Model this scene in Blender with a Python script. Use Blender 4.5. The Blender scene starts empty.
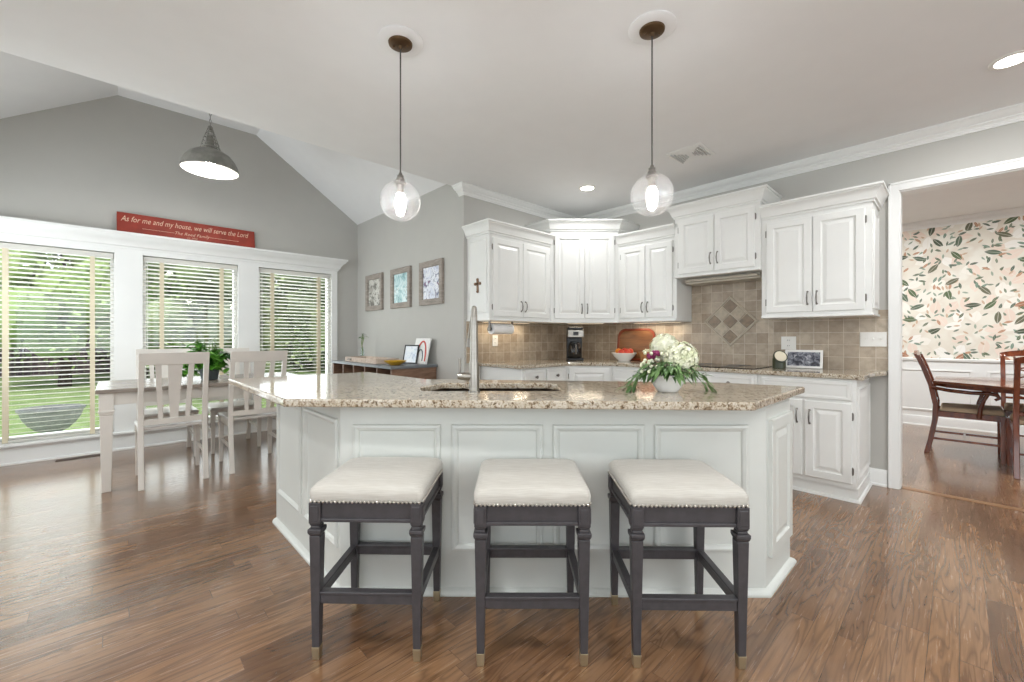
import bpy, bmesh, math, random
from mathutils import Matrix, Vector
PI = math.pi
random.seed(7)
S = bpy.context.scene
COL = S.collection

# ------------------------------------------------------------------ camera, world, exposure
YAW = math.radians(46.591)
FX, FY = math.cos(YAW), math.sin(YAW)
def W(r, D):                                   # island-aligned floor coordinates: r to the right, D ahead
    return (FX*D + FY*r, FY*D - FX*r)
cd = bpy.data.cameras.new('camera'); cam = bpy.data.objects.new('camera', cd); COL.objects.link(cam)
cam.location = (0, 0, 1.18); cam.rotation_euler = (PI/2, 0, YAW - PI/2)
cd.sensor_width = 36; cd.lens = 423.1/1024*36; cd.shift_y = -3.5/1024; cd.clip_start = .05; cd.clip_end = 300
S.camera = cam

S.view_settings.view_transform = 'Standard'; S.view_settings.look = 'None'
S.view_settings.exposure = 0.05; S.view_settings.gamma = 1.0; S.view_settings.use_curve_mapping = False
w = bpy.data.worlds.new('world'); S.world = w; w.use_nodes = True
wn = w.node_tree.nodes; wl = w.node_tree.links
bg = wn['Background']; bg.inputs['Color'].default_value = (.86, .93, 1, 1); bg.inputs['Strength'].default_value = 1.5

def sun_light():
    l = bpy.data.lights.new('sun', 'SUN'); l.energy = 3.0; l.angle = .05; l.color = (1, .96, .9)
    o = bpy.data.objects.new('sun', l); COL.objects.link(o); o.location = (-4, -8, 12)
    o.rotation_euler = (math.radians(42), 0, math.radians(-18))
sun_light()
def area(name, loc, size, power, color=(1, .96, .91), rot=(0, 0, 0), shape='DISK', size_y=None, spread=PI, parent=None):
    l = bpy.data.lights.new(name, 'AREA'); l.shape = shape; l.size = size
    if size_y: l.size_y = size_y
    l.energy = power; l.color = color; l.spread = spread
    o = bpy.data.objects.new(name, l); COL.objects.link(o); o.location = loc; o.rotation_euler = rot
    o.visible_camera = False   # its lens or window stands for it
    if parent: o.parent = parent
    return o
def point(name, loc, rad, power, color, parent=None):
    l = bpy.data.lights.new(name, 'POINT'); l.shadow_soft_size = rad; l.energy = power; l.color = color
    o = bpy.data.objects.new(name, l); COL.objects.link(o); o.location = loc
    if parent: o.parent = parent
    return o
P_CAN = 20; P_PEND = 40; P_BARN = 12; P_UNDER = 2.0; P_DINE_FILL = 52; P_DAY_FILL = 50; P_NOOK_FILL = 21; P_SIDE_FILL = 60
LIGHTC = (.97, .985, 1)

# ------------------------------------------------------------------ colours and materials
def lin(h):
    h = h.lstrip('#'); v = [int(h[i:i+2], 16)/255 for i in (0, 2, 4)]
    return tuple(c/12.92 if c <= .04045 else ((c+.055)/1.055)**2.4 for c in v) + (1,)
class N:
    def __init__(s, name):
        s.m = bpy.data.materials.new(name); s.m.use_nodes = True
        s.t = s.m.node_tree; s.b = s.t.nodes['Principled BSDF']; s.out = s.t.nodes['Material Output']
    def n(s, typ, **k):
        x = s.t.nodes.new(typ)
        for a, v in k.items():
            if a.startswith('i_'):
                x.inputs[a[2:].replace('_', ' ')].default_value = v
            else: setattr(x, a, v)
        return x
    def l(s, a, b): s.t.links.new(a, b)
    def math(s, op, a, b=None, c=None):
        x = s.n('ShaderNodeMath', operation=op)
        for i, v in enumerate((a, b, c)):
            if v is None: continue
            if isinstance(v, (int, float)): x.inputs[i].default_value = v
            else: s.l(v, x.inputs[i])
        return x.outputs[0]
    def mix(s, f, a, b, blend='MIX'):
        x = s.n('ShaderNodeMix', data_type='RGBA', blend_type=blend)
        for i, v in ((0, f), (6, a), (7, b)):
            if isinstance(v, (int, float)): x.inputs[i].default_value = v
            elif isinstance(v, tuple): x.inputs[i].default_value = v
            else: s.l(v, x.inputs[i])
        return x.outputs[2]
    def ramp(s, f, stops, interp='LINEAR'):
        x = s.n('ShaderNodeValToRGB'); x.color_ramp.interpolation = interp
        e = x.color_ramp.elements
        while len(e) > 1: e.remove(e[0])
        e[0].position = stops[0][0]; e[0].color = stops[0][1]
        for p, c in stops[1:]:
            q = e.new(p); q.color = c
        s.l(f, x.inputs[0]); return x.outputs[0]
    def coord(s, scale=(1, 1, 1), out='Object', rot=(0, 0, 0), loc=(0, 0, 0)):
        c = s.n('ShaderNodeTexCoord'); m = s.n('ShaderNodeMapping')
        m.inputs['Scale'].default_value = scale; m.inputs['Rotation'].default_value = rot; m.inputs['Location'].default_value = loc
        s.l(c.outputs[out], m.inputs['Vector']); return m.outputs[0]
    def noise(s, vec, scale, detail=4, rough=.5, dist=0):
        x = s.n('ShaderNodeTexNoise'); x.inputs['Scale'].default_value = scale; x.inputs['Detail'].default_value = detail
        x.inputs['Roughness'].default_value = rough; x.inputs['Distortion'].default_value = dist
        s.l(vec, x.inputs['Vector']); return x
    def bump(s, h, strength=.2, dist=.01):
        x = s.n('ShaderNodeBump'); x.inputs['Strength'].default_value = strength; x.inputs['Distance'].default_value = dist
        s.l(h, x.inputs['Height']); s.l(x.outputs[0], s.b.inputs['Normal'])
def mat(name, c, rough=.5, metal=0, var=.05, vs=6, spec=.5, bump=0, bs=60, c2=None, coat=0, stretch=(1, 1, 1)):
    k = N(name); v = k.coord(stretch)
    a = lin(c) if isinstance(c, str) else c
    nz = k.noise(v, vs, 3)
    if c2: b = lin(c2)
    else: b = tuple(max(0, x*(1-var*2)) for x in a[:3]) + (1,)
    k.l(k.ramp(nz.outputs['Fac'], [(.35, a), (.65, b)]), k.b.inputs['Base Color'])
    k.b.inputs['Roughness'].default_value = rough; k.b.inputs['Metallic'].default_value = metal
    k.b.inputs['Specular IOR Level'].default_value = spec; k.b.inputs['Coat Weight'].default_value = coat
    if bump: k.bump(k.noise(v, bs, 3).outputs['Fac'], bump, .004)
    return k.m
def emis(name, c, s):
    k = N(name); k.b.inputs['Base Color'].default_value = lin(c)
    k.b.inputs['Emission Color'].default_value = lin(c); k.b.inputs['Emission Strength'].default_value = s
    return k.m
def clear_glass(name, tint=(1, 1, 1, 1), refl=1.0, rough=.02, seeds=False, base=.035):
    k = N(name); k.t.nodes.remove(k.b)
    tr = k.n('ShaderNodeBsdfTransparent'); tr.inputs[0].default_value = tint
    gl = k.n('ShaderNodeBsdfGlossy'); gl.inputs['Roughness'].default_value = rough
    fr = k.n('ShaderNodeLayerWeight'); fr.inputs['Blend'].default_value = .25
    f = k.math('MULTIPLY', k.math('POWER', fr.outputs['Facing'], 2.5), refl)
    f = k.math('ADD', f, base)
    if seeds:
        v = k.n('ShaderNodeTexVoronoi'); v.inputs['Scale'].default_value = 45; k.l(k.coord(), v.inputs['Vector'])
        dot = k.math('LESS_THAN', v.outputs['Distance'], .12)
        f = k.math('ADD', f, k.math('MULTIPLY', dot, .35))
    if seeds:
        df = k.n('ShaderNodeBsdfTranslucent'); df.inputs[0].default_value = (.95, .95, .97, 1)
        m0 = k.n('ShaderNodeMixShader'); m0.inputs[0].default_value = .035; k.l(tr.outputs[0], m0.inputs[1]); k.l(df.outputs[0], m0.inputs[2]); tr = m0
    mx = k.n('ShaderNodeMixShader'); k.l(k.math('MINIMUM', f, 1.0), mx.inputs[0]); k.l(tr.outputs[0], mx.inputs[1]); k.l(gl.outputs[0], mx.inputs[2])
    k.l(mx.outputs[0], k.out.inputs[0]); return k.m

def m_floor():
    k = N('oak_floor'); v = k.coord()
    sx = k.n('ShaderNodeSeparateXYZ'); k.l(v, sx.inputs[0])
    row = k.math('FLOOR', k.math('DIVIDE', sx.outputs[1], .083)); wn_ = k.n('ShaderNodeTexWhiteNoise', noise_dimensions='1D'); k.l(row, wn_.inputs['W'])
    cx = k.n('ShaderNodeCombineXYZ'); k.l(k.math('ADD', sx.outputs[0], k.math('MULTIPLY', wn_.outputs['Value'], 7.0)), cx.inputs[0]); k.l(sx.outputs[1], cx.inputs[1])
    br = k.n('ShaderNodeTexBrick'); k.l(cx.outputs[0], br.inputs['Vector']); br.offset = 0
    for a, x in (('Scale', 1), ('Mortar Size', .0011), ('Mortar Smooth', .1), ('Bias', 0), ('Brick Width', .85), ('Row Height', .083)): br.inputs[a].default_value = x
    br.inputs['Color1'].default_value = (0, 0, 0, 1); br.inputs['Color2'].default_value = (1, 1, 1, 1); br.inputs['Mortar'].default_value = (.5, .5, .5, 1)
    # every plank shifts the grain
    off = k.n('ShaderNodeVectorMath', operation='SCALE'); k.l(br.outputs['Color'], off.inputs[0]); off.inputs['Scale'].default_value = 17
    ad = k.n('ShaderNodeVectorMath', operation='ADD'); k.l(v, ad.inputs[0]); k.l(off.outputs[0], ad.inputs[1])
    mp = k.n('ShaderNodeMapping'); mp.inputs['Scale'].default_value = (1.1, 11, 1); k.l(ad.outputs[0], mp.inputs['Vector'])
    n1 = k.noise(mp.outputs[0], 1.3, 2, .45, .8)
    ring = k.math('FRACT', k.math('MULTIPLY', n1.outputs['Fac'], 8))
    ring = k.math('ABSOLUTE', k.math('SUBTRACT', ring, .5))
    mp2 = k.n('ShaderNodeMapping'); mp2.inputs['Scale'].default_value = (2, 45, 1); k.l(ad.outputs[0], mp2.inputs['Vector'])
    n2 = k.noise(mp2.outputs[0], 2.0, 5, .65)
    sep = k.n('ShaderNodeSeparateColor'); k.l(br.outputs['Color'], sep.inputs[0])
    base = k.ramp(sep.outputs[0], [(0, lin('#694a31')), (.3, lin('#846144')), (.6, lin('#946f4e')), (1, lin('#76563b'))])
    g = k.ramp(ring, [(0, (.30, .25, .21, 1)), (.13, (.68, .63, .58, 1)), (.3, (1, 1, 1, 1)), (.5, (1.02, 1.01, 1, 1))])
    c = k.mix(.62, base, g, 'MULTIPLY')
    g2 = k.ramp(n2.outputs['Fac'], [(.35, (.6, .56, .52, 1)), (.55, (1, 1, 1, 1))])
    c = k.mix(.45, c, g2, 'MULTIPLY')
    mort = k.ramp(br.outputs['Fac'], [(0, (1, 1, 1, 1)), (.6, (.3, .26, .24, 1))])
    c = k.mix(.8, c, mort, 'MULTIPLY')
    k.l(c, k.b.inputs['Base Color'])
    r = k.math('ADD', k.math('MULTIPLY', n2.outputs['Fac'], .12), .2)
    k.l(r, k.b.inputs['Roughness']); k.b.inputs['Specular IOR Level'].default_value = .6
    k.b.inputs['Coat Weight'].default_value = .6; k.b.inputs['Coat Roughness'].default_value = .16
    k.bump(k.math('SUBTRACT', 1.0, br.outputs['Fac']), .15, .001)
    return k.m
def m_granite():
    k = N('speckled_granite'); v = k.coord()
    n1 = k.noise(v, 55, 5, .7, .4); n2 = k.noise(v, 130, 3, .6); n3 = k.noise(v, 16, 3, .5)
    c = k.ramp(n1.outputs['Fac'], [(.33, lin('#463a30')), (.42, lin('#8f7c63')), (.47, lin('#bdb2a0')), (.58, lin('#cfc8ba')), (.68, lin('#a89a84'))])
    d = k.ramp(n2.outputs['Fac'], [(.34, (.22, .17, .13, 1)), (.42, (.85, .82, .78, 1)), (.6, (1, 1, 1, 1))])
    c = k.mix(.85, c, d, 'MULTIPLY')
    e = k.ramp(n3.outputs['Fac'], [(.4, (.86, .82, .76, 1)), (.6, (1, 1, 1, 1))])
    c = k.mix(.7, c, e, 'MULTIPLY')
    k.l(c, k.b.inputs['Base Color']); k.b.inputs['Roughness'].default_value = .09
    k.b.inputs['Specular IOR Level'].default_value = .7
    return k.m
def m_tile():
    k = N('travertine_tile'); v = k.coord()
    sp = k.n('ShaderNodeSeparateXYZ'); k.l(v, sp.inputs[0]); cb = k.n('ShaderNodeCombineXYZ')
    k.l(sp.outputs[0], cb.inputs[0]); k.l(k.math('ADD', sp.outputs[2], .001), cb.inputs[1])
    br = k.n('ShaderNodeTexBrick'); k.l(cb.outputs[0], br.inputs['Vector']); br.offset = 0
    for a, x in (('Scale', 1), ('Mortar Size', .0022), ('Mortar Smooth', .2), ('Bias', 0), ('Brick Width', .103), ('Row Height', .103)): br.inputs[a].default_value = x
    br.inputs['Color1'].default_value = lin('#a0917f'); br.inputs['Color2'].default_value = lin('#bdb1a0'); br.inputs['Mortar'].default_value = lin('#d3cbbd')
    n1 = k.noise(v, 22, 4, .6); n2 = k.noise(v, 5, 2)
    c = k.mix(.6, br.outputs['Color'], k.ramp(n1.outputs['Fac'], [(.35, (.72, .68, .63, 1)), (.6, (1.05, 1.03, 1, 1))]), 'MULTIPLY')
    c = k.mix(.5, c, k.ramp(n2.outputs['Fac'], [(.4, (.86, .82, .78, 1)), (.6, (1.05, 1.03, 1.0, 1))]), 'MULTIPLY')
    k.l(c, k.b.inputs['Base Color']); k.b.inputs['Roughness'].default_value = .38
    k.bump(k.math('SUBTRACT', k.math('MULTIPLY', n1.outputs['Fac'], .25), br.outputs['Fac']), .5, .003)
    return k.m
def m_wallpaper():
    k = N('leafy_wallpaper'); tc = k.coord()
    sp = k.n('ShaderNodeSeparateXYZ'); k.l(tc, sp.inputs[0]); cb = k.n('ShaderNodeCombineXYZ')
    k.l(sp.outputs[1], cb.inputs[0]); k.l(sp.outputs[2], cb.inputs[1]); v = cb.outputs[0]
    bgn = k.noise(v, 3.2, 3)
    c = k.ramp(bgn.outputs['Fac'], [(.4, lin('#e6e1d4')), (.52, lin('#e0d8ca')), (.6, lin('#eae7dc'))])
    def layer(c, scale, a, b, cols, dens, seed):
        mp = k.n('ShaderNodeMapping'); mp.inputs['Location'].default_value = (seed, seed*.7, 0); k.l(v, mp.inputs['Vector'])
        vo = k.n('ShaderNodeTexVoronoi', voronoi_dimensions='2D'); vo.inputs['Scale'].default_value = scale; k.l(mp.outputs[0], vo.inputs['Vector'])
        sb = k.n('ShaderNodeVectorMath', operation='SUBTRACT'); k.l(mp.outputs[0], sb.inputs[0]); k.l(vo.outputs['Position'], sb.inputs[1])
        sc = k.n('ShaderNodeSeparateColor'); k.l(vo.outputs['Color'], sc.inputs[0])
        rt = k.n('ShaderNodeVectorRotate', rotation_type='Z_AXIS'); k.l(sb.outputs[0], rt.inputs['Vector']); k.l(k.math('MULTIPLY', sc.outputs[0], 6.28), rt.inputs['Angle'])
        s2 = k.n('ShaderNodeSeparateXYZ'); k.l(rt.outputs[0], s2.inputs[0])
        x = k.math('DIVIDE', s2.outputs[0], a); y = k.math('DIVIDE', s2.outputs[1], b)
        # leaf: |y| < (1-x^2) -> pointed both ends
        lf = k.math('SUBTRACT', k.math('SUBTRACT', 1.0, k.math('MULTIPLY', x, x)), k.math('ABSOLUTE', y))
        msk = k.math('MULTIPLY', k.math('GREATER_THAN', lf, 0), k.math('LESS_THAN', sc.outputs[1], dens))
        vein = k.math('LESS_THAN', k.math('ABSOLUTE', y), .09)
        st = [(i/len(cols), lin(q)) for i, q in enumerate(cols)]
        col = k.ramp(sc.outputs[2], st, 'CONSTANT')
        col = k.mix(k.math('MULTIPLY', vein, .5), col, lin('#e9e4d8'))
        return k.mix(msk, c, col)
    c = layer(c, 7, .10, .05, ['#e9d8ca', '#eeeae0', '#e5d3c4', '#f0ede6'], .6, 3.1)
    c = layer(c, 14, .032, .010, ['#5e6f5b', '#8fa08c', '#6f7f66', '#c7a98c'], .55, 1.3)
    c = layer(c, 10.5, .042, .013, ['#4f6150', '#708a77', '#5d6b4f', '#b98c6c'], .42, 5.7)
    c = layer(c, 6, .078, .029, ['#4c5642', '#a9775a', '#5b6b58', '#6b6a54', '#5a6a4a'], .36, 9.2)
    k.l(c, k.b.inputs['Base Color']); k.b.inputs['Roughness'].default_value = .7
    return k.m
def m_wood(name, c1, c2, rough=.4, scale=(1, 8, 8), coat=0, sc=3):
    k = N(name); v = k.coord(scale)
    n1 = k.noise(v, sc, 6, .6, .8)
    k.l(k.ramp(n1.outputs['Fac'], [(.3, lin(c1)), (.7, lin(c2))]), k.b.inputs['Base Color'])
    k.b.inputs['Roughness'].default_value = rough; k.b.inputs['Coat Weight'].default_value = coat
    k.bump(n1.outputs['Fac'], .1, .002); return k.m
def m_linen():
    k = N('oatmeal_linen'); v = k.coord()
    a = k.n('ShaderNodeTexWave'); a.inputs['Scale'].default_value = 160; a.inputs['Distortion'].default_value = 3; k.l(v, a.inputs['Vector'])
    n1 = k.noise(k.coord((1, 14, 14)), 14, 4)
    c = k.ramp(n1.outputs['Fac'], [(.35, lin('#bdb8ae')), (.65, lin('#cbc7be'))])
    c = k.mix(.1, c, a.outputs['Color'], 'MULTIPLY')
    k.l(c, k.b.inputs['Base Color']); k.b.inputs['Roughness'].default_value = .9; k.b.inputs['Sheen Weight'].default_value = .2
    k.bump(n1.outputs['Fac'], .2, .002); return k.m
def m_photo(name, cols, scale=9, stretch=(1, 1, 1)):
    k = N(name); v = k.coord(stretch)
    n1 = k.noise(v, scale, 4, .6, 1.0)
    k.l(k.ramp(n1.outputs['Fac'], [(.28+i*.44/(len(cols)-1), lin(q)) for i, q in enumerate(cols)]), k.b.inputs['Base Color'])
    k.b.inputs['Roughness'].default_value = .25; return k.m
def m_leaf(name, a, b, sc=8, trans=.15):
    k = N(name); n1 = k.noise(k.coord(), sc, 2)
    k.l(k.ramp(n1.outputs['Fac'], [(.35, lin(a)), (.65, lin(b))]), k.b.inputs['Base Color'])
    k.b.inputs['Roughness'].default_value = .45; return k.m

def m_slat():
    k = N('white_blind_slat'); k.b.inputs['Base Color'].default_value = lin('#efede8'); k.b.inputs['Roughness'].default_value = .5
    tr = k.n('ShaderNodeBsdfTranslucent'); tr.inputs[0].default_value = lin('#efede8')
    mx = k.n('ShaderNodeMixShader'); mx.inputs[0].default_value = .45; k.l(k.b.outputs[0], mx.inputs[1]); k.l(tr.outputs[0], mx.inputs[2]); k.l(mx.outputs[0], k.out.inputs[0])
    return k.m
M = dict(
    wall=mat('greige_wall_paint', '#b9b7b1', .85, var=.01, bump=.03, bs=220),
    ceil=mat('ceiling_paint', '#ebebea', .9, var=.008, bump=.06, bs=150),
    trim=mat('white_trim_paint', '#ebebe8', .42, var=.008),
    cab=mat('white_cabinet_paint', '#e6e6e2', .35, var=.012),
    islandp=mat('island_paint', '#d3d5cf', .4, var=.012),
    floor=m_floor(), granite=m_granite(), tile=m_tile(), wallpaper=m_wallpaper(),
    stool=mat('espresso_stool_paint', '#434042', .38, var=.12, vs=40),
    brass=mat('brushed_brass', '#b9aa8c', .3, .8), nail=mat('pewter_nail', '#cfc9c0', .28, 1),
    linen=m_linen(),
    pewter=mat('dark_pewter', '#85807a', .35, .9), steel=mat('brushed_steel', '#9b968e', .3, 1, stretch=(1, 1, 12)),
    bronze=mat('oil_rubbed_bronze', '#6b543d', .4, .8), cord=mat('dark_cord', '#4a4744', .6),
    sinkb=mat('brown_sink_composite', '#5f3f2a', .45), black=mat('black_plastic', '#0f0f10', .35),
    blackglass=mat('black_glass', '#0c0c0e', .06), white=mat('white_ceramic', '#e9e8e4', .2, var=.01),
    plastic=mat('white_plastic', '#e9e7e1', .35, var=.01), paper=mat('paper_towel', '#f0efed', .9, bump=.3, bs=120),
    chair=mat('cream_painted_chair', '#ddd7ce', .42, var=.03), tabletop=m_wood('grey_washed_tabletop', '#7d7268', '#9c9186', .25, (1, 10, 10)),
    seatg=mat('cream_painted_seat', '#d8d4cd', .3, var=.02),
    mahog=m_wood('red_mahogany', '#4a1d0f', '#7d3e20', .22, (8, 8, 1), .4), mahtop=m_wood('mahogany_table_top', '#4a2214', '#7a4226', .15, (8, 1, 8), .5),
    tan=mat('tan_upholstery', '#b09a80', .8), barn=mat('galvanised_metal', '#9a9891', .45, .35, var=.15, vs=14),
    barn_in=mat('white_enamel', '#f2efe9', .35, var=.01),
    slat=m_slat(), tape=mat('sand_ladder_tape', '#e0d5ba', .8),
    red=mat('brick_red_board', '#9c3828', .55, var=.12, vs=9), cream=mat('cream_lettering', '#e9c9ae', .7),
    weather=m_wood('weathered_grey_wood', '#7d746b', '#a79d93', .7, (3, 3, 14)),
    buffet=m_wood('brown_sideboard_wood', '#6b4e3b', '#8d6f5a', .5, (2, 2, 12)), buftop=m_wood('slate_washed_wood', '#5e6468', '#7e8285', .35, (10, 1, 10)),
    mustard=mat('mustard_glaze', '#c79a2e', .3), board=m_wood('acacia_board', '#6e4426', '#96663c', .4, (1, 9, 9)), board_rim=mat('red_brown_rim', '#8a3d22', .4),
    leaf=m_leaf('fresh_leaf', '#2f6b1c', '#69a83a'), leafd=m_leaf('deep_leaf', '#3b5a2c', '#6f8f55'), petal=m_leaf('white_petal', '#d6dab4', '#ecebd8', 20),
    magenta=mat('magenta_petal', '#7d1f50', .6), stem=mat('green_stem', '#5c7a3a', .6),
    glass=clear_glass('window_glass', refl=.35), globe=clear_glass('seeded_glass', (.96, .97, .98, 1), .9, .08, True, .09), vase=clear_glass('vase_glass', (.93, .96, .95, 1), .6),
    bulb=emis('lit_bulb', '#fff6ea', 40), can=emis('lit_downlight', '#fff8ef', 14), strip=emis('lit_strip', '#ffe9c9', 1.5),
    grass=mat('lawn', '#93a86c', .95, var=.2, vs=3, bump=.4, bs=30, c2='#6f8a4a'), bark=mat('bark', '#3a2c22', .9, bump=.5, bs=12),
    tree1=m_leaf('tree_leaf_a', '#5f7d45', '#a3bd78', .6), tree2=m_leaf('tree_leaf_b', '#7b9a58', '#b9cc8c', .6), tree3=m_leaf('tree_leaf_c', '#4b5a3a', '#8a9a68', .6),
    stone=mat('grey_stone', '#a3a6a4', .8, var=.12, vs=14), fence=mat('weathered_fence', '#57494d', .85, var=.15), siding=mat('pale_siding', '#cfd1cf', .7, var=.03), roof=mat('grey_shingle', '#6b6763', .9),
    apple=mat('red_apple_skin', '#b52a22', .3, c2='#d8593a', vs=18), orange=mat('orange_peel', '#e08a2c', .45, bump=.3, bs=200), basket=m_wood('wicker', '#8a5a34', '#b98756', .7, (20, 20, 4)),
    darkgreen=mat('dark_green_jar', '#3a3f2b', .3), wax=mat('cream_wax', '#d6ccb4', .5), register=mat('brown_register', '#4a3a30', .5, .3),
)

# ------------------------------------------------------------------ mesh builder
class MB:
    def __init__(s): s.v = []; s.f = []; s.mx = Matrix.Identity(4); s.mi = []; s.cur = 0
    def add(s, vs, fs):
        b = len(s.v); s.v += [tuple(s.mx @ Vector(p)) for p in vs]; s.f += [tuple(b+i for i in f) for f in fs]; s.mi += [s.cur]*len(fs); return s
    def at(s, loc=(0, 0, 0), rz=0, rx=0, ry=0):
        s.mx = Matrix.Translation(loc) @ Matrix.Rotation(rz, 4, 'Z') @ Matrix.Rotation(ry, 4, 'Y') @ Matrix.Rotation(rx, 4, 'X'); return s
    def box(s, x0, x1, y0, y1, z0, z1):
        return s.add([(x0, y0, z0), (x1, y0, z0), (x1, y1, z0), (x0, y1, z0), (x0, y0, z1), (x1, y0, z1), (x1, y1, z1), (x0, y1, z1)],
              [(0, 3, 2, 1), (4, 5, 6, 7), (0, 1, 5, 4), (1, 2, 6, 5), (2, 3, 7, 6), (3, 0, 4, 7)])
    def hexa(s, a, b):           # two quads (bottom, top) of four points each
        return s.add(list(a)+list(b), [(0, 3, 2, 1), (4, 5, 6, 7), (0, 1, 5, 4), (1, 2, 6, 5), (2, 3, 7, 6), (3, 0, 4, 7)])
    def taper(s, x, y, z0, z1, a0, a1, b0=None, b1=None, x1=None, y1=None):    # square post half-widths a (x) and b (y)
        b0 = a0 if b0 is None else b0; b1 = a1 if b1 is None else b1; x1 = x if x1 is None else x1; y1 = y if y1 is None else y1
        return s.hexa([(x-a0, y-b0, z0), (x+a0, y-b0, z0), (x+a0, y+b0, z0), (x-a0, y+b0, z0)], [(x1-a1, y1-b1, z1), (x1+a1, y1-b1, z1), (x1+a1, y1+b1, z1), (x1-a1, y1+b1, z1)])
    def loft(s, rings, cap=True):
        n = len(rings[0]); vs = [p for r in rings for p in r]; fs = []
        for i in range(len(rings)-1):
            for j in range(n):
                fs.append((i*n+j, i*n+(j+1) % n, (i+1)*n+(j+1) % n, (i+1)*n+j))
        if cap: fs.append(tuple(reversed(range(n)))); fs.append(tuple(range((len(rings)-1)*n, len(rings)*n)))
        return s.add(vs, fs)
    def prism(s, poly, z0, z1):
        return s.loft([[(x, y, z0) for x, y in poly], [(x, y, z1) for x, y in poly]])
    def lathe(s, prof, c=(0, 0), n=24, cap=True):
        return s.loft([[(c[0]+r*math.cos(2*PI*j/n), c[1]+r*math.sin(2*PI*j/n), z) for j in range(n)] for r, z in prof], cap)
    def tube(s, pts, r, n=8, cap=True):
        pts = [Vector(p) for p in pts]; rs = r if isinstance(r, (list, tuple)) else [r]*len(pts); rings = []
        up = Vector((0, 0, 1)); prev = None
        for i, p in enumerate(pts):
            t = (pts[min(i+1, len(pts)-1)] - pts[max(i-1, 0)]).normalized()
            if prev is None:
                a = up.cross(t); a = a.normalized() if a.length > 1e-3 else Vector((1, 0, 0))
            else: a = (prev - t*prev.dot(t)).normalized()
            b = t.cross(a); prev = a
            rings.append([tuple(p + (a*math.cos(2*PI*j/n)+b*math.sin(2*PI*j/n))*rs[i]) for j in range(n)])
        return s.loft(rings, cap)
    def sweep(s, path, prof, side=1):
        P = [Vector(p) for p in path]; rings = []
        for i, p in enumerate(P):
            ds = []
            if i > 0: ds.append((P[i]-P[i-1]).normalized())
            if i < len(P)-1: ds.append((P[i+1]-P[i]).normalized())
            ns = [Vector((d.y, -d.x))*side for d in ds]
            m = ns[0] if len(ns) == 1 else (ns[0]+ns[1])/(1+ns[0].dot(ns[1]))
            rings.append([(p.x+m.x*o, p.y+m.y*o, z) for o, z in prof])
        return s.loft(rings)
    def rings(s, w, h, prof, solid=True):
        # rectangle in local x (0..w) / z (0..h); prof = [(inset, out)], out goes towards -y
        vs = []; fs = []
        for ins, o in prof: vs += [(ins, -o, ins), (w-ins, -o, ins), (w-ins, -o, h-ins), (ins, -o, h-ins)]
        for i in range(len(prof)-1):
            for j in range(4): fs.append((i*4+j, i*4+(j+1) % 4, (i+1)*4+(j+1) % 4, (i+1)*4+j))
        if solid: k = (len(prof)-1)*4; fs.append((k, k+1, k+2, k+3)); fs.append((3, 2, 1, 0))
        return s.add(vs, fs)
    def ball(s, c, r, n=12, m=8, sz=1):
        pr = [(r*math.sin(PI*i/m), c[2]-r*sz*math.cos(PI*i/m)) for i in range(m+1)]; pr[0] = (r*.02, pr[0][1]); pr[-1] = (r*.02, pr[-1][1])
        return s.lathe(pr, c[:2], n)
    def build(s, name, m, parent=None, smooth=None, bevel=0, fix=True):
        me = bpy.data.meshes.new(name); me.from_pydata(s.v, [], s.f); me.update()
        if fix:
            bm = bmesh.new(); bm.from_mesh(me); bmesh.ops.recalc_face_normals(bm, faces=bm.faces); bm.to_mesh(me); bm.free()
        mm = m if isinstance(m, list) else [m]
        for q in mm: me.materials.append(M[q] if isinstance(q, str) else q)
        if len(mm) > 1:
            for i, p in enumerate(me.polygons): p.material_index = s.mi[i]
        if smooth: me.shade_smooth(); me.set_sharp_from_angle(angle=math.radians(smooth))
        o = bpy.data.objects.new(name, me); COL.objects.link(o)
        if parent is not None: o.parent = parent
        if bevel:
            b = o.modifiers.new('bevel', 'BEVEL'); b.width = bevel; b.segments = 2; b.limit_method = 'ANGLE'; b.angle_limit = math.radians(40)
        return o
def tag(o, label, cat, group=None, kind=None):
    o['label'] = label; o['category'] = cat
    if group: o['group'] = group
    if kind: o['kind'] = kind
    return o
def thing(name, label, cat, loc=(0, 0, 0), rz=0, group=None):
    o = bpy.data.objects.new(name, None); COL.objects.link(o); o.empty_display_size = .1
    o.location = loc; o.rotation_euler = (0, 0, rz); return tag(o, label, cat, group)
def solo(mb, name, m, label, cat, loc=(0, 0, 0), rz=0, group=None, smooth=None, bevel=0, rx=0, ry=0):
    o = mb.build(name, m, None, smooth, bevel); o.location = loc; o.rotation_euler = (rx, ry, rz); return tag(o, label, cat, group)
def struct(mb, name, m, smooth=None, bevel=0, parent=None):
    o = mb.build(name, m, parent, smooth, bevel); o['kind'] = 'structure'; return o
def copy_tree(o, parent=None):
    kids = [c for c in bpy.data.objects if c.parent == o]
    c = o.copy(); COL.objects.link(c); c.parent = parent
    for k in kids: copy_tree(k, c)
    return c

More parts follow.
